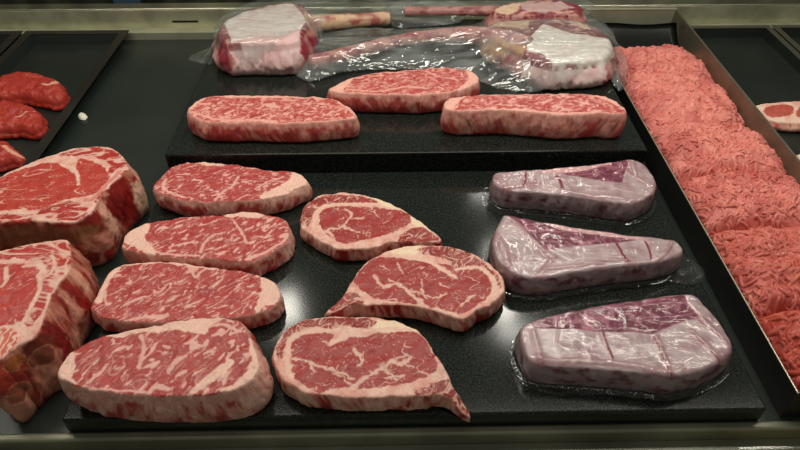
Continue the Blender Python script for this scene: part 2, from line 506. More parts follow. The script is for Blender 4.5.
# ------------------------------------------------------------------ trays
def tray(name, label, x0, x1, y0, y1, z, floor_in, mat_in, mat_rim, rim_w=.008, base=.0008, parts=('tray_floor', 'tray_wall', 'tray_rim')):
    root = empty(name, ((x0 + x1) / 2, (y0 + y1) / 2, base), label, 'tray')
    bm = bmesh.new(); box_bm(bm, x0 + floor_in, x1 - floor_in, y0 + floor_in, y1 - floor_in, base, base + .003)
    bm_obj(parts[0], bm, mat_in, root)
    bm = bmesh.new()
    def loop(i, zz):
        return [bm.verts.new((x0 + i, y0 + i, zz)), bm.verts.new((x1 - i, y0 + i, zz)), bm.verts.new((x1 - i, y1 - i, zz)), bm.verts.new((x0 + i, y1 - i, zz))]
    ls = [loop(floor_in, base + .003), loop(rim_w, z), loop(rim_w - .0015, z), loop(floor_in - .003, base)]
    for a, b in zip(ls[:-1], ls[1:]):
        for k in range(4): bm.faces.new((a[k], a[(k + 1) % 4], b[(k + 1) % 4], b[k]))
    bmesh.ops.recalc_face_normals(bm, faces=bm.faces)
    bm_obj(parts[1], bm, mat_in, root)
    bm = bmesh.new()
    for d in ((x0, x1, y0, y0 + rim_w), (x0, x1, y1 - rim_w, y1), (x0, x0 + rim_w, y0 + rim_w, y1 - rim_w), (x1 - rim_w, x1, y0 + rim_w, y1 - rim_w)):
        box_bm(bm, *d, z, z + .0025, bevel=.0008)
    bm_obj(parts[2], bm, mat_rim, root)
    return root

tray('metal_tray', 'black tray holding the red meat pieces at the upper left', -1.000, -.717, .80, 1.646, .028, .03, TRAYBLACK, TRAYRIM, rim_w=.022)
tray('metal_tray', 'empty black tray cut off by the left edge of the picture at the top', -1.285, -1.008, .80, 1.646, .028, .03, TRAYBLACK, TRAYRIM, rim_w=.022)
tray('metal_tray', 'black tray on the right holding the pale pink chops', .800, 1.062, .60, 1.646, .028, .02, TRAYBLACK, RIMSTEEL, rim_w=.016)
tray('metal_tray', 'empty black tray cut off at the upper right corner', 1.068, 1.33, .60, 1.646, .028, .02, TRAYBLACK, RIMSTEEL, rim_w=.016)

# ground meat tray: straight-walled steel pan, black outside
gx0, gx1, gy0, gy1, gz = .533, .784, .452, 1.64, .058
gt = empty('mince_tray', ((gx0 + gx1) / 2, (gy0 + gy1) / 2, .0008), 'deep steel tray filled with ground meat', 'tray')
box('tray_floor', (gx0 + .004, gx1 - .004, gy0 + .004, gy1 - .004, .0008, .004), TRAYBLACK, gt)
PANOUT = principled('pan_black', (.010, .010, .009), rough=.45, spec=.4)
o = box('tray_wall', (gx0, gx0 + .003, gy0, gy1, .0008, gz), PANOUT, gt); o['label'] = 'black left side of the tray'
WALLSTEEL = principled('pan_steel', (.24, .23, .17), rough=.4, metal=.8, var=(8, .25))
bm = bmesh.new()
sec = [(gx1 - .010, .004), (gx1 - .001, gz), (gx1 + .004, gz), (gx1 + .004, gz - .002), (gx1 + .0015, gz - .002), (gx1 - .007, .0008)]
va = [bm.verts.new((x, gy0, z)) for x, z in sec]; vb = [bm.verts.new((x, gy1, z + (.020 if z > .03 else 0))) for x, z in sec]
for k in range(6): bm.faces.new((va[k], va[(k + 1) % 6], vb[(k + 1) % 6], vb[k]))
bm.faces.new(va[::-1]); bm.faces.new(vb); bmesh.ops.recalc_face_normals(bm, faces=bm.faces)
bm_obj('tray_wall', bm, WALLSTEEL, gt)['label'] = 'sloping steel right side of the tray'
o = box('tray_wall', (gx0 + .003, gx1 - .003, gy1 - .003, gy1, .0008, .080), DULLSTEEL, gt)
o = box('tray_wall', (gx0 + .003, gx1 - .003, gy0, gy0 + .003, .0008, gz), PANOUT, gt)
o = box('tray_rim', (gx0 - .0002, gx0 + .0014, gy0, gy1, gz, gz + .0015), principled('rim_bright', (.62, .56, .42), rough=.35, metal=.7), gt); o['label'] = 'thin bright rim'
box('tray_rim', (gx0, gx1, gy1 - .004, gy1 + .006, .080, .082), DULLSTEEL, gt)
# black liner sheet standing up at the far end of the pan
bm = bmesh.new()
rows = []
for k in range(9):
    tt = k / 8
    rows.append([bm.verts.new((gx0 + .006 + (gx1 - gx0 - .014) * u / 12, 1.50 + .10 * tt, .006 + .052 * tt ** 2 + .003 * math.sin(u * .6) * tt)) for u in range(13)])
for a, b in zip(rows[:-1], rows[1:]):
    for u in range(12): bm.faces.new((a[u], a[u + 1], b[u + 1], b[u]))
r = bmesh.ops.solidify(bm, geom=bm.faces[:], thickness=.0008)
bm_obj('tray_liner', bm, TRAYBLACK, gt, smooth=True)

# ------------------------------------------------------------------ granite slabs
def slab(name, label, x0, x1, y0, y1, z0, z1, bev=.003):
    bm = bmesh.new(); box_bm(bm, x0, x1, y0, y1, z0, z1, bevel=bev)
    return tag(bm_obj(name, bm, GRANITE), label, 'slab')
slab('granite_slab', 'large flecked black stone slab at the front under the steaks', -.441, .502, .4465, .9855, .0004, SLAB_Z)
slab('granite_slab', 'raised black stone slab at the back under the marbled steaks and bagged rib steaks', -.436, .500, .9865, 1.60, .0004, BACK_Z)

# ================================================================== strip steaks
def strip(label, group, outline, base, thick, seed, ang, fats=(), rim=.0012, amount=.28, w=.12, f=150, sidefat=.0, stretch=2.0, marb=MARB, edge=.0035, blob=.5, lines=(), lean=LEAN, leand=LEAN_D, fatc=FAT, res=.0013, name='strip_steak', **kw):
    s = Slab(outline, base, thick, res=res, seed=seed, edge=edge, **kw)
    lc = lean_color(s.V, seed, lean, leand)
    mb = marbling(s.V, ang, f=f, w=w, amount=amount, seed=seed, stretch=stretch, blob=blob)
    for pts, wd in lines:
        d = s.line(pts); mb = np.maximum(mb, 1 - sst(wd * .5, wd * 1.3, d * (1 + .5 * noise(s.V * 140))))
    top = mixc(lc, marb, mb * .9)
    rw = rim * (1 + .9 * fbm(np.column_stack([s.arc * 22, s.arc * 0 + seed, s.arc * 0]), 2))
    top = mixc(top, fatc, (1 - sst(rw * .6, rw * 1.5 + 1e-4, s.d)) * .6)
    side = side_color(s, sidefat, seed, a=lean, b=leand, fatc=fatc)
    c = blend_side(s, top, side, .002, drop=.30)
    names = {0: ('lean_meat',)}
    for fi, pts in enumerate(fats):
        names[fi + 1] = ('fat_cap', 'pale cream fat edge')
        d = s.poly(pts)
        k = 1 - sst(-.001, .0012, d)
        k = k * np.where(s.istop, 1, np.clip(1 - s.side * 1.6, 0, 1))
        c = mixc(c, fatc * (1.04 + .05 * noise(s.V * 60)[:, None]), k)
        s.region[(d < 0) & (s.istop)] = fi + 1
    s.col = c
    s.V[:, 2] += np.where(s.istop, .0006 * (mb - .4), 0)
    s.build(name, label, 'steak', names, {}, group)
    return s

C7 = lambda p: crop(150, 140, 3.753, p)
C4 = lambda p: crop(120, 200, 4.206, p)
C5 = lambda p: crop(80, 250, 3.81, p)
C6 = lambda p: crop(50, 310, 3.478, p)
G1 = 'marbled strip steaks in the left column'
strip('marbled strip steak just in front of the raised slab, furthest of four', G1,
      C7([(12, 180), (45, 132), (100, 92), (200, 83), (330, 92), (450, 112), (530, 116), (580, 138), (588, 165), (560, 178), (490, 208), (380, 228), (260, 230), (150, 232), (95, 222), (50, 205)]),
      SLAB_Z, .040, 1, .35, fats=[C7([(535, 112), (582, 133), (594, 165), (560, 184), (500, 208), (430, 222), (415, 210), (470, 178), (522, 150)]), C7([(185, 80), (285, 82), (270, 97), (200, 95)])],
      lines=[(C7([(250, 220), (280, 190), (310, 170), (330, 140)]), .0028), (C7([(395, 185), (440, 160), (500, 140)]), .0022), (C7([(60, 150), (50, 180), (90, 205), (130, 215)]), .003)], flare=(-.004, .004, 0, 0))
strip('marbled strip steak with white fat left tip, second from back of four', G1,
      C4([(10, 180), (30, 140), (110, 98), (220, 78), (330, 65), (440, 58), (520, 46), (600, 55), (690, 78), (708, 110), (712, 145), (690, 185), (640, 225), (580, 250), (540, 262), (400, 250), (300, 245), (150, 235), (60, 215), (20, 205)]),
      SLAB_Z, .038, 2, .7, fats=[C4([(20, 150), (60, 112), (118, 95), (118, 130), (105, 150), (120, 185), (150, 215), (130, 235), (60, 195), (18, 180)]), C4([(440, 56), (520, 42), (600, 53), (590, 74), (500, 72), (450, 71)])],
      lines=[(C4([(340, 220), (350, 185), (390, 150)]), .003), (C4([(530, 250), (600, 225), (680, 180), (705, 140)]), .0032), (C4([(480, 90), (520, 150), (530, 180)]), .0022), (C4([(130, 190), (170, 225), (330, 235)]), .0025)], flare=(0, .006, 0, 0), bulge=.0015)
strip('marbled strip steak with pale fat right end, third from back of four', G1,
      C5([(38, 215), (60, 175), (90, 112), (130, 67), (200, 50), (300, 43), (400, 50), (520, 68), (620, 79), (690, 97), (750, 130), (765, 175), (745, 210), (680, 238), (600, 255), (450, 265), (300, 275), (180, 275), (100, 262), (50, 240)]),
      SLAB_Z, .033, 3, .75, fats=[C5([(688, 88), (752, 126), (770, 175), (738, 205), (700, 217), (665, 260), (675, 200), (690, 150)]), C5([(52, 185), (92, 105), (130, 58), (152, 70), (112, 118), (92, 170), (82, 200)]), C5([(130, 58), (300, 34), (420, 44), (520, 60), (505, 74), (400, 60), (300, 50), (200, 58)])],
      lines=[(C5([(160, 280), (220, 260), (330, 250)]), .004), (C5([(410, 60), (440, 105)]), .0025), (C5([(110, 110), (95, 160), (100, 210)]), .0025)], stretch=2.6, flare=(.002, .003, 0, 0), bulge=.001)
sD = strip('thickest strip steak, white fat strip along its back, nearest of four', G1,
      C6([(22, 225), (40, 185), (75, 145), (150, 100), (250, 75), (330, 60), (430, 38), (530, 24), (620, 28), (665, 42), (692, 85), (715, 140), (728, 190), (715, 230), (670, 265), (600, 288), (500, 298), (400, 300), (250, 294), (150, 283), (90, 265), (42, 245)]),
      SLAB_Z, .067, 4, 1.0, fats=[C6([(200, 84), (330, 54), (430, 32), (530, 18), (600, 26), (562, 50), (535, 84), (450, 72), (380, 75), (300, 80), (230, 95)]), C6([(16, 230), (38, 182), (75, 143), (88, 175), (80, 230), (92, 258), (46, 246)]),
      C6([(480, 288), (535, 238), (618, 178), (642, 182), (600, 225), (535, 270), (490, 302)]), C6([(690, 98), (722, 138), (734, 195), (702, 242), (640, 275), (598, 290), (592, 276), (650, 245), (690, 200), (700, 160)])],
      lines=[(C6([(318, 90), (325, 140), (310, 200)]), .0035), (C6([(340, 290), (370, 265), (410, 275)]), .004), (C6([(540, 60), (600, 50), (660, 75)]), .003), (C6([(130, 275), (240, 280), (330, 285)]), .002)], sidefat=.06, stretch=2.0, f=85, flare=(-.008, .009, 0, .002), bulge=.005)

# back row, densely marbled
WA = lin(188, 76, 72); WD = lin(152, 44, 42); WF = lin(228, 172, 156)
W1 = lambda p: crop(180, 60, 4.348, p)
W2 = lambda p: crop(320, 55, 5, p)
W3 = lambda p: crop(480, 60, 5, p)
G2 = 'densely marbled steaks on the raised slab'
kwW = dict(amount=.75, w=.15, f=112, blob=.68, stretch=1.4, marb=lin(230, 170, 156), lean=WA, leand=WD, fatc=WF, res=.0018, sidefat=-.22, wob=.0022)
strip('densely marbled steak at the left end of the raised slab', G2,
      W1([(32, 220), (55, 190), (100, 163), (200, 153), (350, 152), (500, 157), (640, 163), (690, 178), (740, 210), (770, 240), (760, 255), (690, 262), (600, 270), (500, 278), (380, 275), (300, 270), (220, 275), (120, 270), (60, 255)]),
      BACK_Z, .046, 5, .5, fats=[W1([(40, 210), (60, 185), (105, 158), (110, 168), (75, 190), (55, 212)]), W1([(200, 149), (500, 152), (640, 158), (640, 168), (500, 165), (200, 162)])],
      lines=[(W1([(40, 225), (150, 255), (300, 262), (420, 266)]), .004), (W1([(690, 185), (730, 210), (765, 238)]), .004)], rim=.004, **kwW)
strip('densely marbled steak in the middle of the raised slab, behind the other two', G2,
      W2([(45, 172), (100, 140), (170, 108), (300, 85), (450, 72), (560, 62), (640, 62), (720, 70), (772, 90), (792, 115), (785, 140), (740, 160), (680, 180), (600, 192), (500, 200), (400, 200), (300, 197), (200, 195), (110, 190)]),
      BACK_Z, .046, 6, .35, fats=[W2([(45, 172), (100, 136), (165, 108), (150, 140), (120, 170), (110, 192)]), W2([(720, 68), (776, 88), (796, 116), (780, 144), (735, 162), (690, 182), (700, 160), (735, 130), (742, 100)])],
      lines=[(W2([(150, 175), (300, 180), (420, 160), (540, 165)]), .0035), (W2([(525, 80), (600, 110), (660, 120)]), .003)], rim=.004, **kwW)
strip('densely marbled steak at the right end of the raised slab, beside the mince tray', G2,
      [(444, 106), (450, 98), (480, 94.5), (520, 94), (560, 93), (588, 93.6), (604, 96), (618, 102), (627, 111.5), (616, 114.5), (600, 113), (580, 114.5), (556, 114.5), (520, 111.5), (500, 110), (475, 110.5), (455, 111)],
      BACK_Z, .058, 7, .4, fats=[[(444, 104), (450, 96), (466, 94), (460, 101), (452, 108), (446, 109)], W3([(540, 163), (620, 174), (690, 205), (715, 228), (690, 230), (640, 208), (580, 182)])],
      lines=[([(490, 110.5), (520, 110), (556, 113), (580, 113), (600, 111)], .004)], rim=.004, **{**kwW, 'sidefat': .08})

# ================================================================== ribeyes
R1 = lambda p: crop(280, 180, 3, p)
R2 = lambda p: crop(260, 300, 3.333, p)
def ribeye(label, group, outline, base, thick, seed, eye, caps, veins, seams, whites=(), taper=(), sidefat=.12, res=.0013, name='ribeye_steak', speck=.10, leanc=(lin(164, 56, 52), lin(142, 40, 38)), fatc=FAT, **kw):
    s = Slab(outline, base, thick, res=res, seed=seed, taper=taper, edge=.004, bulge=.0015, **kw)
    n = fbm(s.V * 70 + seed, 3)
    c = mixc(np.tile(fatc, (len(s.V), 1)), PINK, np.clip(.25 + n * .6, 0, .6))
    for pts in whites:
        c = mixc(c, np.tile(CREAM, (len(s.V), 1)), 1 - sst(-.002, .003, s.poly(pts)))
    regs = np.full(len(s.V), 1); names = {0: ('eye_muscle', 'dark red lean eye'), 1: ('fat_rim', 'pale fat around the lean')}
    d = s.poly(eye)
    k = 1 - sst(-.0008, .0010, d)
    mb = marbling(s.V, .5, f=95, w=.10, amount=speck, seed=seed, stretch=2.0) * .8
    for pts, wd in veins:
        dl = s.line(pts, .003); ww = wd * (1 + .7 * noise(s.V * 75 + 3))
        mb = np.maximum(mb, (1 - sst(ww * .4, ww * 1.4 + 1e-4, dl)) * .9)
    c = mixc(c, mixc(lean_color(s.V, seed, *leanc), fatc, mb), k)
    regs[d < 0] = 0
    for ci, pts in enumerate(caps):
        names[2 + ci] = ('cap_muscle', 'mottled outer muscle')
        d = s.poly(pts); k = 1 - sst(-.0008, .0012, d)
        mb = marbling(s.V, 1.0, f=110, w=.16, amount=.45, seed=seed + 3, stretch=2.0) * .8
        c = mixc(c, mixc(lean_color(s.V, seed + 2, lin(158, 54, 48), lin(112, 26, 24)), fatc, mb), k)
        regs[d < 0] = 2 + ci
    for pts, wd in seams:
        dl = s.line(pts, .002); ww = wd * (1 + .4 * noise(s.V * 60))
        k = 1 - sst(ww * .5, ww * 1.2, dl)
        c = mixc(c, np.tile(fatc, (len(s.V), 1)), k)
    side = side_color(s, sidefat, seed, a=lin(170, 50, 44), b=lin(104, 24, 20))
    s.col = blend_side(s, c, side, .0015)
    s.region = regs; s.region[~s.istop] = 1
    s.build(name, label, 'steak', names, {}, group)
    return s

G3 = 'ribeye steaks in the middle of the front slab'
ribeye('smallest ribeye, furthest back in the middle of the front slab', G3,
       R1([(60, 130), (70, 82), (110, 50), (180, 36), (260, 45), (320, 65), (380, 95), (430, 130), (468, 162), (484, 182), (430, 187), (350, 183), (320, 190), (280, 202), (220, 207), (180, 207), (145, 195), (105, 172), (72, 152)]),
       SLAB_Z, .030, 11, R1([(118, 120), (125, 95), (150, 82), (220, 80), (300, 85), (360, 92), (387, 105), (387, 130), (340, 155), (290, 173), (230, 183), (190, 190), (150, 170), (125, 145)]),
       [R1([(64, 125), (78, 75), (130, 50), (200, 44), (270, 55), (292, 70), (220, 74), (150, 72), (108, 90), (96, 120), (84, 142)]), R1([(355, 180), (370, 158), (420, 142), (455, 160), (475, 180), (430, 186), (380, 186)])],
       [(R1([(135, 152), (175, 142), (205, 122), (214, 104), (196, 88)]), .0024), (R1([(186, 138), (212, 150), (238, 158)]), .0020), (R1([(212, 118), (250, 114)]), .0016), (R1([(138, 152), (158, 168), (166, 184)]), .0020), (R1([(310, 130), (330, 118)]), .0011), (R1([(270, 95), (300, 110)]), .0012)],
       [(R1([(100, 140), (112, 95), (140, 78), (220, 72), (300, 74)]), .0045)], whites=[R1([(260, 42), (330, 66), (400, 105), (470, 162), (440, 150), (395, 128), (370, 92), (310, 78)])])
ribeye('largest ribeye with branching fat, resting between the other two ribeyes', G3,
       R1([(135, 398), (165, 370), (195, 335), (222, 290), (250, 252), (292, 225), (342, 204), (400, 193), (470, 194), (540, 206), (600, 230), (648, 265), (671, 300), (674, 330), (660, 352), (630, 375), (585, 395), (548, 418), (500, 404), (440, 386), (380, 376), (320, 374), (262, 376), (225, 372), (180, 392)]),
       SLAB_Z, .033, 12, R1([(222, 300), (245, 265), (285, 235), (330, 232), (400, 240), (470, 250), (540, 262), (600, 272), (632, 300), (630, 340), (600, 370), (545, 402), (520, 394), (450, 380), (380, 368), (310, 360), (265, 345), (235, 320)]),
       [R1([(410, 207), (470, 198), (540, 210), (600, 240), (650, 285), (662, 320), (642, 325), (612, 282), (560, 262), (525, 268), (500, 240), (450, 225)]), R1([(150, 390), (190, 350), (220, 335), (250, 360), (240, 375), (190, 390)])],
       [(R1([(285, 290), (310, 320), (350, 312), (390, 340), (430, 372)]), .0032), (R1([(330, 300), (380, 328), (402, 352)]), .0022), (R1([(425, 300), (425, 330), (440, 356)]), .0015), (R1([(480, 310), (505, 322)]), .0012), (R1([(545, 378), (578, 345)]), .0022), (R1([(300, 255), (330, 270)]), .0012), (R1([(395, 330), (450, 350), (500, 345)]), .0018), (R1([(560, 290), (600, 310)]), .001), (R1([(350, 250), (370, 280)]), .0012)],
       [(R1([(345, 226), (420, 235), (480, 262), (525, 292)]), .0045), (R1([(530, 268), (600, 262), (640, 300), (645, 340)]), .0045)], whites=[R1([(330, 205), (400, 192), (425, 205), (400, 225), (345, 225)])])
ribeye('ribeye at the front edge of the slab with a pointed red tail on its right', G3,
       R2([(42, 200), (48, 150), (75, 105), (120, 75), (180, 58), (260, 52), (330, 53), (400, 57), (470, 73), (525, 100), (562, 140), (592, 190), (618, 225), (640, 265), (668, 310), (704, 352), (694, 360), (640, 324), (600, 310), (520, 322), (440, 322), (330, 328), (250, 320), (150, 308), (95, 280), (58, 245)]),
       SLAB_Z, .035, 13, R2([(108, 150), (140, 120), (200, 112), (245, 118), (225, 152), (300, 130), (400, 112), (500, 105), (540, 125), (570, 165), (590, 210), (580, 240), (530, 265), (440, 285), (350, 295), (260, 295), (200, 306), (140, 280), (108, 240)]),
       [R2([(110, 85), (180, 65), (260, 58), (340, 58), (387, 75), (350, 97), (290, 86), (240, 96), (190, 86), (140, 102), (92, 130), (72, 190), (58, 190), (62, 140)]), R2([(515, 312), (560, 285), (610, 262), (640, 272), (672, 315), (702, 354), (650, 326), (600, 310)])],
       [(R2([(110, 195), (160, 205), (200, 220), (260, 240), (310, 262)]), .0022), (R2([(300, 300), (350, 260), (400, 230), (440, 205), (472, 214), (505, 190)]), .0034), (R2([(400, 230), (430, 245), (450, 262)]), .002), (R2([(310, 160), (340, 200), (330, 216)]), .003), (R2([(440, 205), (520, 226)]), .0018), (R2([(165, 205), (180, 238)]), .003), (R2([(480, 150), (500, 160)]), .001), (R2([(415, 260), (480, 250)]), .0016), (R2([(255, 245), (300, 275)]), .0014)],
       [(R2([(235, 150), (290, 118), (400, 97), (500, 98)]), .003), (R2([(95, 250), (90, 180), (110, 125), (180, 100), (230, 105)]), .004)], whites=[R2([(385, 68), (470, 80), (522, 104), (430, 106), (378, 95)])],
       taper=((472, 408, .035, .45),), sidefat=.25)

# ================================================================== thick bone-in ribs at the left
L1 = lambda p: crop(0, 140, 5, p)
L2 = lambda p: crop(0, 230, 5, p)
L3 = lambda p: crop(0, 320, 5, p)
RL, RD = lin(186, 66, 54), lin(160, 44, 38)
def roast(label, outline, thick, seed, paint, res=.0016, **kw):
    s = Slab(outline, DECK_Z + .0005, thick, res=res, seed=seed, bulge=.006, wob=.0015, sidefold=.0025, edge=.005, **kw)
    side = side_color(s, .1, seed, a=lin(160, 50, 42), b=lin(104, 26, 22), fatc=lin(208, 150, 126), f=45, stretch=3.5)
    n = fbm(s.V * 45 + seed, 3)
    fatn = mixc(np.tile(FAT, (len(s.V), 1)), PINK, np.clip(.2 + n * .5, 0, .6))
    top, reg, side = paint(s, fatn, side)
    s.col = blend_side(s, top, side, .002)
    s.region = reg
    s.build('rib_roast', label, 'meat', {0: ('lean_face', 'smooth red lean'), 1: ('fat_rim', 'pale fat and outer muscle'), 2: ('rib_bone', 'tan bone end in the cut side')}, {2: BONE}, 'bone-in rib cuts at the left edge')
    return s

def paintA(s, c, side):
    reg = np.full(len(s.V), 1)
    d = s.poly(L1([(-160, 260), (-60, 225), (40, 170), (150, 135), (230, 118), (300, 122), (370, 165), (385, 110), (400, 92), (440, 100), (510, 130), (548, 185), (520, 225), (470, 270), (430, 278), (330, 300), (200, 345), (60, 352), (-160, 360)]))
    lc = mixc(lean_color(s.V, 21, RL, RD), FAT, marbling(s.V, .2, f=70, w=.08, amount=.12, seed=21) * .8)
    c = mixc(c, lc, 1 - sst(-.001, .001, d)); reg[(d < 0) & s.istop] = 0
    for pts in (L1([(290, 75), (420, 40), (520, 36), (580, 60), (630, 115), (590, 145), (545, 165), (540, 110), (460, 85), (380, 80)]),
                L1([(185, 355), (330, 310), (385, 315), (440, 355), (400, 390), (330, 400), (220, 385)]), L1([(-160, 395), (-20, 375), (150, 372), (190, 395), (120, 412), (-160, 430)]), L1([(480, 290), (560, 220), (625, 150), (640, 160), (560, 260), (500, 320)])):
        d = s.poly(pts, .004)
        mb = marbling(s.V, .3, f=60, w=.22, amount=.55, seed=22, stretch=3)
        c = mixc(c, mixc(lean_color(s.V, 23, lin(178, 52, 44), lin(140, 30, 26)), FAT, mb * .85), 1 - sst(-.001, .0015, d))
    d = s.line(L1([(310, 125), (360, 140), (385, 170), (395, 225)])); c = mixc(c, np.tile(FAT, (len(c), 1)), 1 - sst(.002, .004, d))
    d = s.line(L1([(430, 300), (470, 290), (540, 215), (600, 160)])); c = mixc(c, np.tile(PINK, (len(c), 1)), (1 - sst(.003, .0055, d)) * .8)
    for x, y, rx, rz, colr in ((126, 196, .035, .045, lin(140, 28, 26)), (118, 208, .03, .03, lin(120, 24, 22)), (96, 222, .025, .03, lin(128, 30, 26)), (146, 200, .02, .04, lin(226, 186, 160)), (140, 175, .02, .05, lin(222, 170, 144)), (113, 218, .016, .05, lin(225, 168, 145)), (105, 245, .03, .02, lin(206, 136, 116))):
        side = mixc(side, np.tile(colr, (len(c), 1)), 1 - sst(.7, 1.15, s.blob(x, y, rx, rz)))
    k = s.blob(30, 238, .12, .022, .2); kk = 1 - sst(.8, 1.05, k)
    side = mixc(side, np.tile(lin(132, 84, 58), (len(c), 1)) * (1 + .2 * n1(s)), kk); reg[(k < .95) & ~s.istop] = 2
    return c, reg, side
def n1(s): return fbm(s.V * 60 + 5, 3)[:, None]

def paintB(s, c, side):
    reg = np.full(len(s.V), 1)
    d = s.poly(L2([(-200, 180), (20, 170), (100, 165), (190, 190), (195, 260), (175, 340), (130, 410), (100, 460), (-200, 470)]))
    lc = mixc(lean_color(s.V, 31, lin(188, 66, 58), lin(158, 46, 42)), FAT, marbling(s.V, .8, f=80, w=.09, amount=.2, seed=31) * .8)
    c = mixc(c, lc, 1 - sst(-.001, .001, d)); reg[(d < 0) & s.istop] = 0
    for pts in (L2([(-200, 130), (0, 110), (110, 85), (250, 65), (320, 60), (345, 110), (350, 170), (300, 235), (250, 200), (200, 160), (100, 140), (-200, 160)]), L2([(240, 210), (300, 240), (250, 310), (215, 400), (150, 480), (130, 450), (180, 350), (215, 280)])):
        d = s.poly(pts, .004)
        mb = marbling(s.V, -.2, f=65, w=.2, amount=.5, seed=32, stretch=3)
        c = mixc(c, mixc(lean_color(s.V, 33, lin(186, 58, 50), lin(150, 38, 34)), FAT, mb * .85), 1 - sst(-.001, .0015, d))
    d = s.poly(L3([(-100, 45), (30, 40), (80, 80), (70, 140), (0, 185), (-100, 190)]), .004)
    q = np.column_stack([s.V[:, :2] * 120, s.V[:, 2] * 20])
    c = mixc(c, mixc(np.tile(lin(206, 96, 80), (len(c), 1)), FAT, sst(-.1, .3, np.sin(s.V[:, 0] * 700 + 4 * noise(q)))), 1 - sst(-.001, .002, d))
    for pts, w in ((L2([(30, 190), (30, 250), (10, 280)]), .004), (L2([(120, 180), (200, 175), (215, 200)]), .005), (L2([(190, 220), (200, 290), (160, 370), (120, 450)]), .004), (L2([(260, 130), (275, 180), (240, 230)]), .003)):
        d = s.line(pts); c = mixc(c, np.tile(FAT, (len(c), 1)), (1 - sst(w * .5, w, d)) * .9)
    for x, y, rx, rz, colr in ((85, 300, .012, .06, lin(150, 36, 30)), (72, 300, .008, .06, lin(216, 150, 128)), (80, 275, .012, .06, lin(220, 165, 140)), (60, 335, .014, .05, lin(120, 28, 24)), (40, 352, .03, .02, lin(110, 44, 32)), (10, 380, .03, .03, lin(150, 52, 40))):
        side = mixc(side, np.tile(colr, (len(c), 1)), 1 - sst(.7, 1.15, s.blob(x, y, rx, rz)))
    for x, y, r in ((17, 364, .013), (21, 394, .017), (44, 360, .018)):
        k = s.blob(x, y, r, r * .8, .15); kk = 1 - sst(.75, 1.0, k)
        cc = lin(172, 96, 48) if x == 17 else lin(128, 70, 52)
        side = mixc(side, np.tile(cc, (len(c), 1)) * (1 + .2 * n1(s)), kk)
        side = mixc(side, np.tile(lin(224, 172, 130), (len(c), 1)), (1 - sst(.0, .12, np.abs(k - 1.02))) * .35)
        reg[(k < .95) & ~s.istop] = 2
    return c, reg, side

roast('thick bone-in rib cut with broad red face, further back at the left edge',
      L1([(-170, 265), (-80, 218), (0, 178), (60, 150), (150, 113), (250, 73), (340, 45), (430, 33), (520, 30), (575, 45), (615, 80), (640, 125), (640, 145), (600, 185), (545, 235), (500, 290), (470, 345), (430, 385), (340, 415), (200, 405), (0, 412), (-170, 420)]),
      .104, 21, paintA, flare=(0, .010, 0, 0))
roast('thick bone-in rib cut with cut bone ends at the front, nearest at the left edge',
      L2([(-200, 120), (-80, 112), (0, 102), (100, 75), (200, 55), (325, 45), (348, 75), (356, 130), (352, 185), (305, 255), (260, 320), (238, 380), (222, 440)]) + L3([(210, 25), (165, 85), (95, 128), (40, 165), (0, 195), (-120, 230)]),
      .110, 31, paintB, flare=(0, .014, 0, 0))

# ================================================================== vacuum-wrapped steaks
V1 = lambda p: crop(480, 150, 4.21, p)
V2 = lambda p: crop(480, 205, 3.636, p)
V3 = lambda p: crop(500, 280, 3.077, p)

def film_over(s, skirt, name='vacuum_film', off=.0009, wr=.0007):
    n = s.n; V = s.V[:-1]; N = vert_normals(s.V, s.F)[:-1]
    R = len(V) // n
    step = 2
    keep_r = list(range(0, R - 1, step))
    idx = np.arange(len(V)).reshape(R, n)[keep_r][:, ::step]
    Vn = V[idx.ravel()] + N[idx.ravel()] * (off + wr * np.abs(fbm(V[idx.ravel()] * 55 + s.seed, 3))[:, None])
    m = idx.shape[1]
    O = s.O[::step]; Nn = s.N[::step]
    w = np.array([skirt(px, py) for px, py in seen(np.column_stack([O, np.full(m, s.zb)]))])
    wv = .0012 + .0022 * np.abs(fbm(np.column_stack([O * 130, np.full(m, s.seed)]), 2))
    k1 = np.column_stack([O + Nn * .007, s.zb + .0006 + wv * .8]); rings = [k1]
    for f in (.35, .7, 1.0):
        wv2 = .0010 + .006 * np.abs(fbm(np.column_stack([(O + Nn * (w * f)[:, None]) * 75, np.full(m, s.seed + 2)]), 2)) * np.clip(w / .02, .15, 1)
        rings.append(np.column_stack([O + Nn * (.007 + w * f)[:, None], s.zb + wv2]))
    Vn = np.vstack([Vn] + rings); Rn = len(Vn) // m
    I = np.arange(Rn * m).reshape(Rn, m); X = np.roll(I, -1, 1)
    F = np.stack([I[:-1], I[1:], X[1:], X[:-1]], -1).reshape(-1, 4)
    return mesh_obj(name, Vn, F, FILM, s.root)

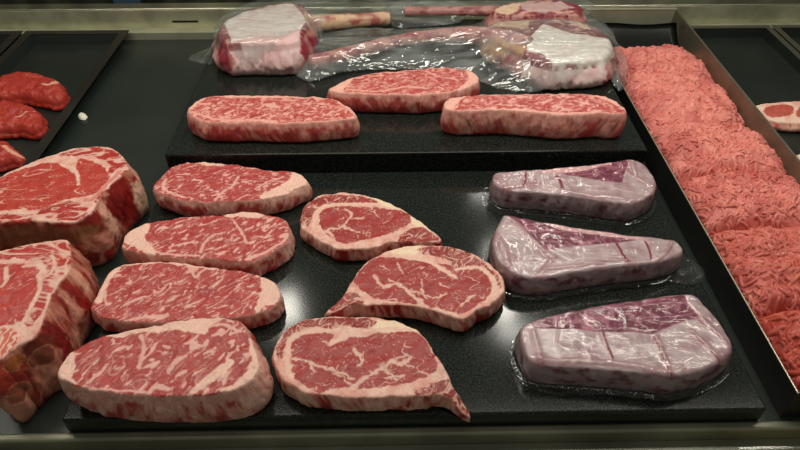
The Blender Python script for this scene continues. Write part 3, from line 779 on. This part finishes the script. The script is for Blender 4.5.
def vac(label, outline, thick, seed, exposed, fatback, slits, creases, skirt, **kw):
    s = Slab(outline, SLAB_Z, thick, res=.0014, seed=seed, edge=.0042, bulge=.003, wob=.001, sidefold=.0012, rough_top=.0006, **kw)
    d = s.poly(exposed, .0006, smooth=False)
    meat = mixc(lean_color(s.V, seed, lin(124, 30, 66), lin(94, 18, 46)), lin(206, 130, 150), marbling(s.V, .3, f=80, w=.2, amount=.55, seed=seed) * .55)
    df = s.poly(fatback)
    meat = mixc(meat, np.tile(lin(226, 176, 178), (len(s.V), 1)), 1 - sst(-.002, .002, df))
    n = fbm(s.V * 50 + seed, 4)
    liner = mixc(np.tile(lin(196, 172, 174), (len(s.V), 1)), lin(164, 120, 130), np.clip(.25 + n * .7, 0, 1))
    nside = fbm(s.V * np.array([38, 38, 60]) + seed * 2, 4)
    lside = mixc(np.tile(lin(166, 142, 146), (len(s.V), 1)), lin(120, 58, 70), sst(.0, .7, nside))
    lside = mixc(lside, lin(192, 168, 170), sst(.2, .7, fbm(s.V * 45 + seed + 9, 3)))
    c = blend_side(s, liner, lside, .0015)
    edge_line = (1 - sst(.0005, .0025, np.abs(d))) * .35
    c = mixc(c, np.tile(lin(232, 214, 216), (len(c), 1)), edge_line)
    k = (1 - sst(-.0006, .0006, d))
    back = s.N[:, 1][np.minimum(np.arange(len(s.V)) % s.n, s.n - 1)] > .2
    k = np.where(s.istop, k, 0)
    c = mixc(c, meat, k)
    for pts, w in slits:
        dl = s.line(pts, .0006); c = mixc(c, np.tile(lin(140, 26, 52), (len(c), 1)), (1 - sst(w * .6, w * 1.1, dl)) * s.istop)
    for pts, w in creases:
        dl = s.line(pts, .0008)
        s.V[:, 2] += np.where(s.istop, .0022 * np.exp(-(dl / w) ** 2) * sst(0, .01, s.d), 0)
        c = mixc(c, np.tile(lin(170, 96, 110), (len(c), 1)), np.exp(-((dl - w) / (w * .5)) ** 2) * .5 * s.istop)
    s.V[:, 2] += np.where(s.istop, .0012 * sst(-.001, .001, d) * sst(0, .006, s.d), 0)
    s.col = c
    s.region = np.where(s.istop & (d < 0), 0, 1)
    s.build('wrapped_steak', label, 'steak', {0: ('meat', 'bare purple-red meat'), 1: ('paper_liner', 'pale paper wrapped round the sides')}, {0: PURPLE, 1: PAPER}, 'vacuum-wrapped steaks on the right of the front slab')
    film_over(s, skirt)
    return s

near = lambda cx, cy, r: (lambda x, y: max(0, 1 - math.hypot(x - cx, y - cy) / r))
vac('furthest back vacuum-wrapped purple steak, loose film end at its left',
    V1([(55, 135), (66, 95), (150, 88), (300, 77), (450, 62), (560, 48), (632, 38), (690, 60), (730, 110), (742, 155), (715, 195), (640, 226), (540, 217), (400, 197), (250, 180), (110, 170)]),
    .043, 41, V1([(205, 90), (330, 76), (450, 60), (560, 46), (632, 34), (612, 90), (598, 140), (520, 130), (400, 113), (320, 98)]),
    V1([(200, 92), (330, 76), (450, 60), (560, 46), (575, 50), (480, 76), (400, 92), (330, 98)]),
    [(V1([(193, 88), (190, 130), (180, 155)]), .0028), (V1([(322, 112), (338, 135), (348, 165)]), .0035), (V1([(615, 85), (660, 118)]), .0012)],
    [(V1([(640, 40), (660, 120), (740, 160)]), .004), (V1([(110, 168), (250, 150), (400, 185), (560, 205), (650, 215)]), .004), (V1([(60, 110), (100, 140), (110, 170)]), .004)],
    lambda x, y: .004 + .012 * near(489, 213, 30)(x, y) + .006 * near(560, 222, 60)(x, y))
vac('middle vacuum-wrapped purple steak, loose film end at its right',
    V2([(45, 140), (54, 92), (77, 52), (92, 37), (150, 45), (250, 65), (400, 88), (550, 110), (650, 118), (708, 128), (732, 150), (735, 175), (700, 195), (640, 210), (500, 225), (350, 245), (210, 268), (122, 250), (66, 200)]),
    .042, 42, V2([(100, 40), (150, 45), (250, 65), (400, 88), (550, 110), (610, 122), (500, 138), (400, 147), (300, 157), (240, 167), (190, 118), (135, 62)]),
    V2([(240, 62), (400, 86), (560, 110), (600, 122), (540, 124), (460, 112), (380, 102), (300, 90)]),
    [(V2([(494, 138), (515, 175), (535, 205)]), .003), (V2([(600, 135), (615, 165), (622, 198)]), .0022)],
    [(V2([(270, 190), (235, 235), (205, 272)]), .0035), (V2([(120, 65), (190, 130), (250, 185)]), .003), (V2([(230, 235), (350, 225), (450, 205), (540, 205)]), .003), (V2([(50, 110), (80, 150), (100, 220)]), .005), (V2([(700, 130), (680, 170), (640, 205)]), .003)],
    lambda x, y: .004 + .055 * near(684, 268, 22)(x, y))
vac('largest vacuum-wrapped steak, nearest on the right, with a dark purple back edge',
    V3([(62, 165), (90, 130), (200, 97), (320, 76), (450, 56), (580, 43), (640, 85), (682, 140), (716, 200), (698, 243), (620, 280), (530, 298), (450, 290), (360, 281), (250, 272), (125, 262), (85, 235)]),
    .043, 43, V3([(90, 128), (200, 97), (320, 76), (450, 56), (575, 44), (575, 70), (620, 118), (560, 130), (470, 168), (400, 160), (320, 162), (220, 152), (110, 150)]),
    V3([(560, 40), (590, 44), (640, 88), (600, 80)]),
    [(V3([(315, 160), (330, 205), (348, 240)]), .0022), (V3([(475, 180), (500, 240), (530, 300)]), .0014), (V3([(590, 165), (640, 215), (690, 265)]), .0012), (V3([(610, 125), (660, 165), (700, 200)]), .0012)],
    [(V3([(310, 160), (340, 250)]), .003), (V3([(480, 180), (528, 300)]), .0035), (V3([(590, 160), (690, 262)]), .004), (V3([(615, 115), (705, 205)]), .004), (V3([(130, 250), (300, 255), (420, 268), (530, 298)]), .004), (V3([(100, 160), (125, 255)]), .004)],
    lambda x, y: .003 + .008 * near(560, 392, 40)(x, y))

# ================================================================== long-bone rib steaks in bags
def tube(path, radius, res=16, seed=0, knob=0.0, wob=.0012):
    P, L = catmull(path, max(12, int(L_ / .004)) if (L_ := float(np.sum(np.linalg.norm(np.diff(np.array(path), axis=0), axis=1)))) else 12, closed=False)
    n = len(P); T = np.gradient(P, axis=0); T /= np.linalg.norm(T, axis=1)[:, None]
    up = np.array([0, 0, 1.0]); V = []
    for i in range(n):
        b = np.cross(T[i], up); b /= np.linalg.norm(b); u = np.cross(b, T[i])
        t = i / (n - 1)
        r = np.interp(t, np.linspace(0, 1, len(radius)), radius)
        for k in range(res):
            a = 2 * math.pi * k / res
            V.append(P[i] + (math.cos(a) * b * 1.08 + math.sin(a) * u) * r)
    V = np.array(V)
    ctr = np.repeat(P, res, 0); dv = V - ctr; dl = np.linalg.norm(dv, axis=1)[:, None]
    V = V + dv / dl * (wob * fbm(V * 70 + seed, 3))[:, None]
    I = np.arange(n * res).reshape(n, res); X = np.roll(I, -1, 1)
    F = [tuple(f) for f in np.stack([I[:-1], I[1:], X[1:], X[:-1]], -1).reshape(-1, 4)]
    for e, sg in ((0, -1), (n - 1, 1)):
        V = np.vstack([V, [P[e] + T[e] * sg * np.interp(e / (n - 1), np.linspace(0, 1, len(radius)), radius) * .35]]); c = len(V) - 1
        F += [(I[e][k], c, I[e][(k + 1) % res]) for k in range(res)]
    return V, F

def drape(outline, zb, contents, parent, name, seed=0, step=.0032, puff=.010, wr=.003, it=110, mat=BAG):
    A = np.array([at(x, y, zb)[:2] for x, y in outline]); A, _ = catmull(A, 160)
    A = A + .003 * np.stack([fbm(np.column_stack([A * 60, np.full(160, seed)]), 2)] * 2, 1)
    lo, hi = A.min(0), A.max(0); nx, ny = (np.ceil((hi - lo) / step)).astype(int) + 1
    X, Y = np.meshgrid(lo[0] + np.arange(nx) * step, lo[1] + np.arange(ny) * step, indexing='ij')
    P = np.column_stack([X.ravel(), Y.ravel()])
    sd = sdf(P, A); ins = (sd < 0).reshape(nx, ny)
    trees = [BVHTree.FromPolygons(V.tolist(), F) for V, F in contents]
    H = np.full(nx * ny, zb + .0012)
    for i, (p, k) in enumerate(zip(P, sd < 0)):
        if not k: continue
        for tr in trees:
            hit = tr.ray_cast(Vector((p[0], p[1], 1.0)), Vector((0, 0, -1)))
            if hit[0] is not None: H[i] = max(H[i], hit[0].z + .0022)
    C = H.reshape(nx, ny)
    q = np.column_stack([P[:, 0] * 30, P[:, 1] * 75, np.full(len(P), seed)])
    ridge = (.5 - np.abs(fbm(q, 3))).reshape(nx, ny)
    fl = zb + .0012 + (puff * sst(0, .035, -sd)).reshape(nx, ny) + wr * np.clip(ridge, -.5, .8) * sst(0, .012, -sd).reshape(nx, ny)
    C = np.maximum(C, fl)
    Z = C.copy()
    for _ in range(it):
        a = (np.roll(Z, 1, 0) + np.roll(Z, -1, 0) + np.roll(Z, 1, 1) + np.roll(Z, -1, 1)) / 4
        Z = np.where(ins, np.maximum(C, a), C)
    edge = sst(0, .012, -sd).reshape(nx, ny)
    hug = Z + .0016 * np.abs(fbm(np.column_stack([P * 60, np.full(len(P), seed + 4)]), 3)).reshape(nx, ny) * edge
    V = np.column_stack([P, hug.ravel()])
    cell = ins[:-1, :-1] & ins[1:, :-1] & ins[:-1, 1:] & ins[1:, 1:]
    I = np.arange(nx * ny).reshape(nx, ny)
    F = np.stack([I[:-1, :-1][cell], I[1:, :-1][cell], I[1:, 1:][cell], I[:-1, 1:][cell]], -1)
    used = np.unique(F); mp = np.full(len(V), -1); mp[used] = np.arange(len(used))
    return mesh_obj(name, V[used], mp[F], mat, parent)

TB = lambda p: crop(180, 0, 5, p)
TF = lambda p: crop(490, 0, 5, p)
TF4 = lambda p: crop(400, 0, 5, p)

def tomahawk(label, head, thick, seed, liner_polys, fat_polys, dark_polys, bone_path, bone_r, bone_cols, bag, bagkw=None, tanpoly=(), side_liner=None, **kw):
    s = Slab(head, BACK_Z + .0012, thick, res=.0024, seed=seed, edge=.016, bulge=.012, wob=.003, sidefold=.004, **kw)
    meat = mixc(lean_color(s.V, seed, lin(150, 58, 72), lin(104, 30, 44)), lin(214, 166, 150), marbling(s.V, .3, f=45, w=.2, amount=.5, seed=seed) * .8)
    side = side_color(s, .05, seed, a=lin(150, 48, 66), b=lin(110, 30, 46), fatc=lin(206, 160, 150), f=28)
    c = blend_side(s, meat, side, .002)
    for pts in fat_polys: c = mixc(c, np.tile(lin(218, 184, 156), (len(c), 1)), 1 - sst(-.003, .004, s.poly(pts, .004)))
    for pts in tanpoly: c = mixc(c, np.tile(lin(188, 146, 108), (len(c), 1)), 1 - sst(-.003, .004, s.poly(pts, .004)))
    for pts in dark_polys: c = mixc(c, np.tile(lin(130, 44, 58), (len(c), 1)), (1 - sst(-.002, .003, s.poly(pts, .004))) * .9)
    reg = np.zeros(len(s.V), int)
    n = fbm(s.V * 35 + seed, 3)
    px = seen(s.V)
    for pts, base in liner_polys:
        A = np.array([at(x, y, s.zt)[:2] for x, y in pts])
        d = s.poly(pts, .0008, smooth=False)
        k = 1 - sst(-.001, .001, d)
        lc = mixc(np.tile(lin(*base), (len(c), 1)), lin(212, 160, 160), np.clip(n * .45, 0, .6))
        c = mixc(c, lc, k); reg[d < 0] = 1
        s.V[:, 2] += np.where(s.istop, .0015 * k, 0)
    if side_liner:
        xa, xb, base = side_liner
        wv = px[:, 0] + 5 * fbm(np.column_stack([s.V[:, 2] * 40, s.arc * 0 + seed, s.arc * 0]), 2)
        sel = (~s.istop) & (wv > xa) & (wv < xb) & (np.append(np.tile(s.N[:, 1], len(s.V) // s.n), 0)[:len(s.V)] < .1)
        reg[sel] = 1; c[sel] = mixc(np.tile(lin(*base), (len(c), 1)), lin(206, 150, 152), np.clip(.2 + n * .6, 0, .7))[sel]
    s.col = c; s.region = reg
    s.build('bagged_rib_steak', label, 'steak', {0: ('meat', 'dark red meat with pale fat'), 1: ('paper_liner', 'white sheet of paper over the meat')}, {0: PURPLE, 1: PAPER}, 'long-bone rib steaks in clear bags at the back')
    V, F = tube(bone_path, bone_r, seed=seed)
    q = V * np.array([30, 60, 60]) + seed
    bc = mixc(np.tile(lin(*bone_cols[0]), (len(V), 1)), lin(*bone_cols[1]), sst(-.1, .5, fbm(q, 3)))
    mesh_obj('rib_bone', V, F, BONE, s.root, bc)['label'] = 'long bare rib bone'
    drape(bag, BACK_Z, [(s.V, s.F), (V, F)], s.root, 'plastic_bag', seed=seed, **(bagkw or {}))
    return s

def bp(pts): return [at(x, y, z) for x, y, z in pts]
tomahawk('bagged rib steak with its meaty end at the left and its short bone pointing right',
         TB([(178, 175), (190, 130), (235, 90), (300, 55), (400, 25), (500, 10), (560, 5), (625, 25), (645, 70), (650, 110), (622, 150), (590, 200), (510, 215), (400, 215), (300, 215), (225, 215)]),
         .075, 51, [(TB([(215, 105), (320, 62), (450, 35), (560, 18), (605, 60), (632, 105), (600, 150), (545, 178), (420, 185), (340, 200), (260, 208)]), (232, 220, 214)),
                    (TB([(300, 208), (345, 196), (430, 184), (545, 176), (600, 152), (600, 200), (560, 245), (480, 275), (330, 278)]), (226, 190, 188))],
         [TB([(260, 70), (400, 22), (560, 2), (575, 14), (420, 38), (300, 75)]), TB([(630, 30), (650, 80), (640, 120), (620, 80)])], [TB([(170, 180), (190, 120), (240, 85), (400, 28), (420, 36), (260, 92), (205, 135), (230, 210), (190, 215)])],
         bp([(300, 24, .125), (330, 22, .122), (360, 20, .112), (388, 18, .105)]), [.022, .018, .016, .017], ((206, 172, 140), (160, 84, 76)),
         [(187, 59), (200, 52), (214, 46), (216, 25), (240, 6), (300, -6), (360, -6), (420, -2), (458, 6), (462, 22), (420, 28), (370, 32), (330, 42), (306, 60), (280, 74), (248, 78), (222, 70), (205, 66)],
         dict(puff=.006), side_liner=(232, 300, (220, 188, 186)), flare=(0, 0, .012, 0))
tomahawk('bagged rib steak in front, papered meaty end at right, long bone pointing left',
         TF([(-20, 150), (0, 112), (60, 98), (150, 92), (260, 88), (400, 95), (500, 118), (580, 158), (615, 205), (620, 245), (580, 290), (490, 305), (380, 310), (290, 315), (180, 275), (80, 225), (10, 190)]),
         .062, 52, [(TF([(185, 200), (265, 122), (400, 166), (550, 188), (620, 198), (635, 235), (580, 296), (480, 308), (390, 308), (320, 318), (260, 270), (185, 255)]), (240, 232, 224)),
                    (TF([(130, 312), (180, 285), (300, 322), (440, 310), (560, 310), (560, 400), (350, 440), (230, 400)]), (236, 214, 210))],
         [TF([(-20, 120), (60, 96), (190, 90), (250, 92), (200, 110), (195, 140), (60, 135), (-20, 150)]), TF([(380, 100), (470, 112), (540, 150), (460, 140)])],
         [TF([(0, 145), (60, 138), (190, 165), (180, 190), (40, 165)]), TF([(200, 108), (270, 104), (260, 122), (215, 160), (195, 140)]), TF([(490, 118), (590, 165), (615, 200), (540, 180)]), TF([(180, 250), (250, 272), (300, 312), (180, 285)])],
         bp([(528, 47, .128), (505, 40, .128), (480, 36, .122), (440, 36, .113), (400, 41, .107), (365, 49, .103), (335, 57, .101), (311, 63, .100)]), [.023, .023, .020, .016, .0155, .0155, .0165, .0175], ((196, 140, 130), (152, 72, 82)),
         [(283, 54), (292, 34), (330, 29), (380, 32), (420, 32), (470, 28), (500, 12), (560, 12), (606, 26), (618, 45), (628, 66), (622, 92), (606, 84), (585, 88), (560, 94), (530, 94), (500, 90), (468, 79), (430, 72), (380, 71), (345, 74), (303, 82)],
         dict(puff=.020, wr=.008), side_liner=(524, 606, (224, 204, 200)), tanpoly=[TF([(-30, 165), (60, 180), (180, 205), (180, 265), (100, 235), (-30, 205)])], flare=(0, .004, .010, 0))
tomahawk('bagged rib steak furthest back, mostly cut off by the top of the picture',
         [(490, 10), (500, 4), (520, 0), (550, -2), (572, 1), (584, 6), (583, 11), (570, 14), (540, 13), (510, 15), (496, 14)],
         .055, 53, [([(520, 3), (560, 2), (575, 8), (545, 12), (522, 10)], (190, 160, 156))],
         [[(495, 8), (520, 3), (515, 12), (500, 13)]], [[(560, -2), (585, 6), (575, 12)]],
         bp([(500, 11, .108), (470, 11, .104), (430, 11, .100), (405, 11, .098)]), [.014, .012, .011, .012], ((184, 130, 124), (140, 74, 78)),
         [(384, 12), (400, 1), (440, -6), (500, -12), (560, -12), (592, -2), (588, 16), (560, 19), (520, 20), (480, 18), (430, 17)], dict(puff=.010, wr=.006))

# ================================================================== red meat pieces in the upper left tray
U = lambda p: crop(0, 60, 3.756, p)
def lump(label, outline, thick, seed, seams, **kw):
    s = Slab(outline, .0042, thick, res=.0022, seed=seed, edge=.020, bulge=.003, wob=.0015, sidefold=.002, rough_top=.0022, **kw)
    c = mixc(lean_color(s.V, seed, lin(180, 60, 48), lin(150, 40, 32)), lin(216, 140, 118), marbling(s.V, .6, f=40, w=.06, amount=.06, seed=seed, fine=False) * .4)
    reg = np.zeros(len(s.V), int)
    for pts, w in seams:
        d = s.line(pts, .002); k = 1 - sst(w * .5, w, d)
        c = mixc(c, np.tile(lin(226, 170, 146), (len(c), 1)), k * .85); reg[(d < w * .8) & s.istop] = 1
    s.col = c; s.region = reg
    s.build('beef_piece', label, 'meat', {0: ('lean_meat',), 1: ('fat_seam', 'pale fat seam')}, {}, 'red meat pieces in the upper left tray')
lump('furthest back of three red meat pieces in the upper left tray', U([(-40, 90), (0, 54), (70, 34), (145, 42), (212, 62), (242, 98), (236, 128), (200, 142), (140, 132), (70, 122), (0, 128), (-40, 122)]), .036, 61,
     [(U([(165, 92), (190, 88), (212, 76)]), .006)])
lump('middle one of three red meat pieces in the upper left tray', U([(-60, 190), (0, 146), (60, 146), (115, 162), (150, 192), (154, 228), (124, 250), (60, 244), (0, 246), (-60, 250)]), .036, 62, [(U([(60, 215), (100, 198), (125, 190)]), .004)])
lump('nearest of three red meat pieces in the upper left tray, by the rib cuts', U([(-50, 320), (0, 292), (36, 304), (70, 332), (88, 352), (66, 370), (30, 368), (-50, 375)]), .032, 63, [(U([(15, 322), (50, 345), (74, 352)]), .006)])
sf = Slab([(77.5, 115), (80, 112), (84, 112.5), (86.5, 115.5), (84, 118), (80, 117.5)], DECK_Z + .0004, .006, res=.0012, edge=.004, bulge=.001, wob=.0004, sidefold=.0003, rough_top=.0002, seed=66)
sf.col = np.tile(lin(244, 236, 222), (len(sf.V), 1))  # small raised white dot set on the bare deck
o = mesh_obj('white_dot', sf.V, sf.F, MEAT, None, sf.col, loc=tuple(sf.center)); tag(o, 'tiny white dot lying alone on the empty black deck at upper left', 'scrap')

# ================================================================== pale chops in the right tray
def chop(label, outline, seed, eye, thick=.024):
    s = Slab(outline, .0042, thick, res=.002, seed=seed, edge=.006)
    c = mixc(np.tile(lin(240, 204, 186), (len(s.V), 1)), lin(222, 150, 132), np.clip(.2 + fbm(s.V * 40, 3) * .6, 0, .7))
    reg = np.full(len(s.V), 1)
    for pts in eye:
        d = s.poly(pts); c = mixc(c, lean_color(s.V, seed, lin(196, 96, 84), lin(168, 66, 58)), 1 - sst(-.001, .0015, d)); reg[(d < 0) & s.istop] = 0
    s.col = blend_side(s, c, side_color(s, .2, seed, a=lin(200, 96, 84), b=lin(168, 60, 54), fatc=lin(236, 190, 170)), .002); s.region = reg
    s.build('meat_chop', label, 'meat', {0: ('lean_meat', 'pinkish red lean'), 1: ('fat_rim', 'pale fat rim')}, {}, 'pale chops in the right tray')
RC = lambda p: crop(700, 60, 3.21, p)
chop('pale chop with a white fat ring at the right edge, beside the mince', RC([(170, 150), (200, 138), (260, 133), (330, 130), (420, 135), (470, 160), (450, 195), (380, 205), (300, 203), (240, 196), (190, 178)]), 71,
     [RC([(207, 160), (230, 146), (285, 143), (300, 158), (290, 176), (240, 184), (215, 176)]), RC([(325, 150), (400, 148), (430, 170), (350, 185), (310, 178)])])
chop('pale chop just showing at the right edge, nearer than the ringed one', RC([(293, 312), (310, 302), (360, 294), (420, 300), (440, 330), (400, 350), (340, 345), (305, 328)]), 72, [RC([(340, 312), (390, 308), (410, 328), (360, 335)])], thick=.014)

# ================================================================== minced beef
def mound(label, ya, yb, H, seed, rad, nstr, ca, cb, skew=0.0):
    x0, x1 = gx0 + .005, gx1 - .002
    zb = .0045
    cx, cy, hx, hy = (x0 + x1) / 2, (ya + yb) / 2, (x1 - x0) / 2, (yb - ya) / 2
    def prof(u, v):
        a = np.clip(1 - np.abs(u) ** 4.5, 0, 1) ** .6; b = np.clip(1 - np.abs(v) ** 5, 0, 1) ** .55
        return a * b
    def h(x, y):
        u = (x - cx) / hx; v = (y - cy - skew * (x - cx)) / hy
        v = v + .10 * noise(np.column_stack([x * 16, x * 0 + seed, x * 0])) * np.sign(v) * np.clip(np.abs(v), 0, 1)
        q = np.column_stack([x * 22, y * 22, np.full(len(x), seed)])
        q2 = np.column_stack([x * 120, y * 120, np.full(len(x), seed)])
        f = prof(u, v)
        return zb + f * (H + .012 * fbm(q, 2)) + .0038 * fbm(q2, 3) * sst(0, .2, f)
    nx, ny = int((x1 - x0) / .0032), int((yb - ya) / .0032)
    X, Y = np.meshgrid(np.linspace(x0, x1, nx), np.linspace(-1, 1, ny), indexing='ij')
    Y = cy + Y * hy + skew * (X - cx)
    xs, ys = X.ravel(), Y.ravel()
    V = np.column_stack([xs, ys, h(xs, ys)])
    I = np.arange(nx * ny).reshape(nx, ny)
    F = np.stack([I[:-1, :-1], I[1:, :-1], I[1:, 1:], I[:-1, 1:]], -1).reshape(-1, 4)
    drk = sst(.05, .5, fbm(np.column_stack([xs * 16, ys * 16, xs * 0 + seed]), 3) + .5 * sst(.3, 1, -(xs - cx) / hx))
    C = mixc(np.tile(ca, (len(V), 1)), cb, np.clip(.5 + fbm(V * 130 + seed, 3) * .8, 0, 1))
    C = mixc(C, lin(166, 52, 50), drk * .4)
    Vs, Fs, Cs = [V], [F], [C]; off = len(V)
    r_ = np.random.default_rng(seed)
    K, S = 7, 6
    ang = np.arange(S) * 2 * math.pi / S
    for i in range(nstr):
        x, y = x0 + .005 + (x1 - x0 - .010) * r_.random(), cy + hy * .97 * (2 * r_.random() - 1)
        y += skew * (x - cx)
        a = (r_.random() - .5) * 2.6 + (math.pi / 2 if r_.random() < .35 else 0) + 1.2 * noise(np.array([[x * 14, y * 14, seed]]))[0]
        cur = (r_.random() - .5) * 1.5; st = rad * (.9 + r_.random() * .8)
        pts = []
        for k in range(K):
            pts.append((x, y)); x += math.cos(a) * st; y += math.sin(a) * st; a += cur * .5 + (r_.random() - .5) * .35
        pts = np.array(pts); pts[:, 0] = np.clip(pts[:, 0], x0 + .002, x1 - .002)
        z = h(pts[:, 0], pts[:, 1]); lift = rad * (r_.random() * .8 - .75)
        P = np.column_stack([pts, z + lift]); P[[0, -1], 2] -= rad * .8
        T = np.gradient(P, axis=0); T /= np.linalg.norm(T, axis=1)[:, None] + 1e-9
        B = np.cross(T, [0, 0, 1.0]); B /= np.linalg.norm(B, axis=1)[:, None] + 1e-9; N = np.cross(B, T)
        rr = rad * (.85 + .3 * r_.random()) * np.array([.5, .9, 1.05, 1, 1.06, .9, .45])
        W = P[:, None] + rr[:, None, None] * (np.cos(ang)[None, :, None] * B[:, None] + np.sin(ang)[None, :, None] * N[:, None])
        J = off + np.arange(K * S).reshape(K, S); Xr = np.roll(J, -1, 1)
        Vs.append(W.reshape(-1, 3)); Fs.append(np.stack([J[:-1], J[1:], Xr[1:], Xr[:-1]], -1).reshape(-1, 4)); off += K * S
        t = np.clip(r_.normal(.4, .2), 0, 1); cc = ca * (1 - t) + cb * t
        if r_.random() < .05: cc = cc * .6 + lin(226, 160, 146) * .4
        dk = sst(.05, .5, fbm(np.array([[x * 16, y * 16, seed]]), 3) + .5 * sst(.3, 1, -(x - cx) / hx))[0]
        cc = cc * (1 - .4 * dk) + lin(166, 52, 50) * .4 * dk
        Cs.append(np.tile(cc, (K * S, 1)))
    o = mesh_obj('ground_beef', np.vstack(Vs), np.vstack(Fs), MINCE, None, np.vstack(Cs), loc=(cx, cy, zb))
    tag(o, label, 'ground meat', 'portions of minced beef in the steel tray')

zt = .085
YB = [at(650, 42, .055)[1], at(700, 110, zt)[1], at(722, 160, zt)[1], at(750, 212, zt)[1], at(775, 296, zt)[1], .458]
PK1, PK2 = lin(234, 150, 138), lin(208, 112, 102)  # pink end of the tone mix carries the pinker light at the back
RD1, RD2 = lin(200, 96, 78), lin(168, 58, 48)
mix = lambda a, b, t: a * (1 - t) + b * t
spec = [('furthest back portion of ground beef in the steel tray, beside the bag end', .066, .0026, 480, .0, .15),
        ('ground beef portion beside the right-hand marbled steak on the raised slab', .068, .0028, 460, .1, .10),
        ('middle portion of the ground beef, level with the back edge of the front slab', .068, .0031, 460, .25, .10),
        ('ground beef portion of coarse strands, level with the middle wrapped steak', .068, .0035, 620, .6, .10),
        ('nearest portion of ground beef, cut off by the right edge of the picture', .068, .0040, 480, 1.0, .10)]
for i, (lb, H, rad, ns, tone, sk) in enumerate(spec):
    mound(lb, YB[i + 1] - .004, YB[i] + .004, H, 80 + i, rad, ns, mix(PK1, RD1, tone), mix(PK2, RD2, tone), 0.0)

# ================================================================== price card holder at the front edge
ph = empty('price_card_holder', (.62, .41, -.0215), 'clear holder with a yellow card at the bottom right corner on the front ledge', 'sign')
box('card', (.46, .80, .398, .4005, -.0215, .004), principled('yellow_card', (.60, .47, .16), rough=.6), ph)
m, t, out = nodes('clear_plastic'); g = t.nodes.new('ShaderNodeBsdfGlossy'); g.inputs['Roughness'].default_value = .1
tr = t.nodes.new('ShaderNodeBsdfTransparent'); mx = t.nodes.new('ShaderNodeMixShader'); mx.inputs[0].default_value = .03
t.links.new(tr.outputs[0], mx.inputs[1]); t.links.new(g.outputs[0], mx.inputs[2]); t.links.new(mx.outputs[0], out.inputs[0])
box('clear_cover', (.452, .81, .4007, .404, -.0215, .010), m, ph)

# ================================================================== light
w = bpy.data.worlds.new('world'); scene.world = w; w.use_nodes = True
w.node_tree.nodes['Background'].inputs[0].default_value = (.75, .72, .58, 1)
w.node_tree.nodes['Background'].inputs[1].default_value = .16

def area(name, loc, target, sx, sy, power, color):
    l = bpy.data.lights.new(name, 'AREA'); l.shape = 'RECTANGLE'; l.size = sx; l.size_y = sy; l.energy = power; l.color = color
    o = bpy.data.objects.new(name, l); COL.objects.link(o); o.location = loc
    d = Vector(target) - Vector(loc); o.rotation_euler = d.to_track_quat('-Z', 'Y').to_euler()
    return o
area('case_tube_lamp', (0, 1.02, 1.15), (0, 1.0, 0), 2.6, .10, 16.5, (1, .945, .83))
area('overhead_light', (-.62, 2.32, 2.0), (-.1, .6, 0), .17, .17, 3.2, (1, .95, .84))
area('overhead_light', (.62, 2.34, 2.0), (.1, .6, 0), .17, .17, 3.2, (1, .95, .84))
for yy in (2.08, 2.72, 3.36):  # added row of lights, placed for highlights on the wrapped steaks' film
    area('overhead_light', (.78, yy, 2.0), (.2, .7, 0), .42, .10, 2.2, (1, .96, .88))
area('front_fill', (0, -.5, 2.2), (0, .9, 0), 2.0, .3, 5, (1, .95, .84))  # added fill for the front sides, no lamp seen there

vs = scene.view_settings
scene.display_settings.display_device = 'sRGB'
vs.view_transform = 'Standard'; vs.look = 'None'; vs.gamma = 1.0; vs.use_curve_mapping = False; vs.exposure = 0.0
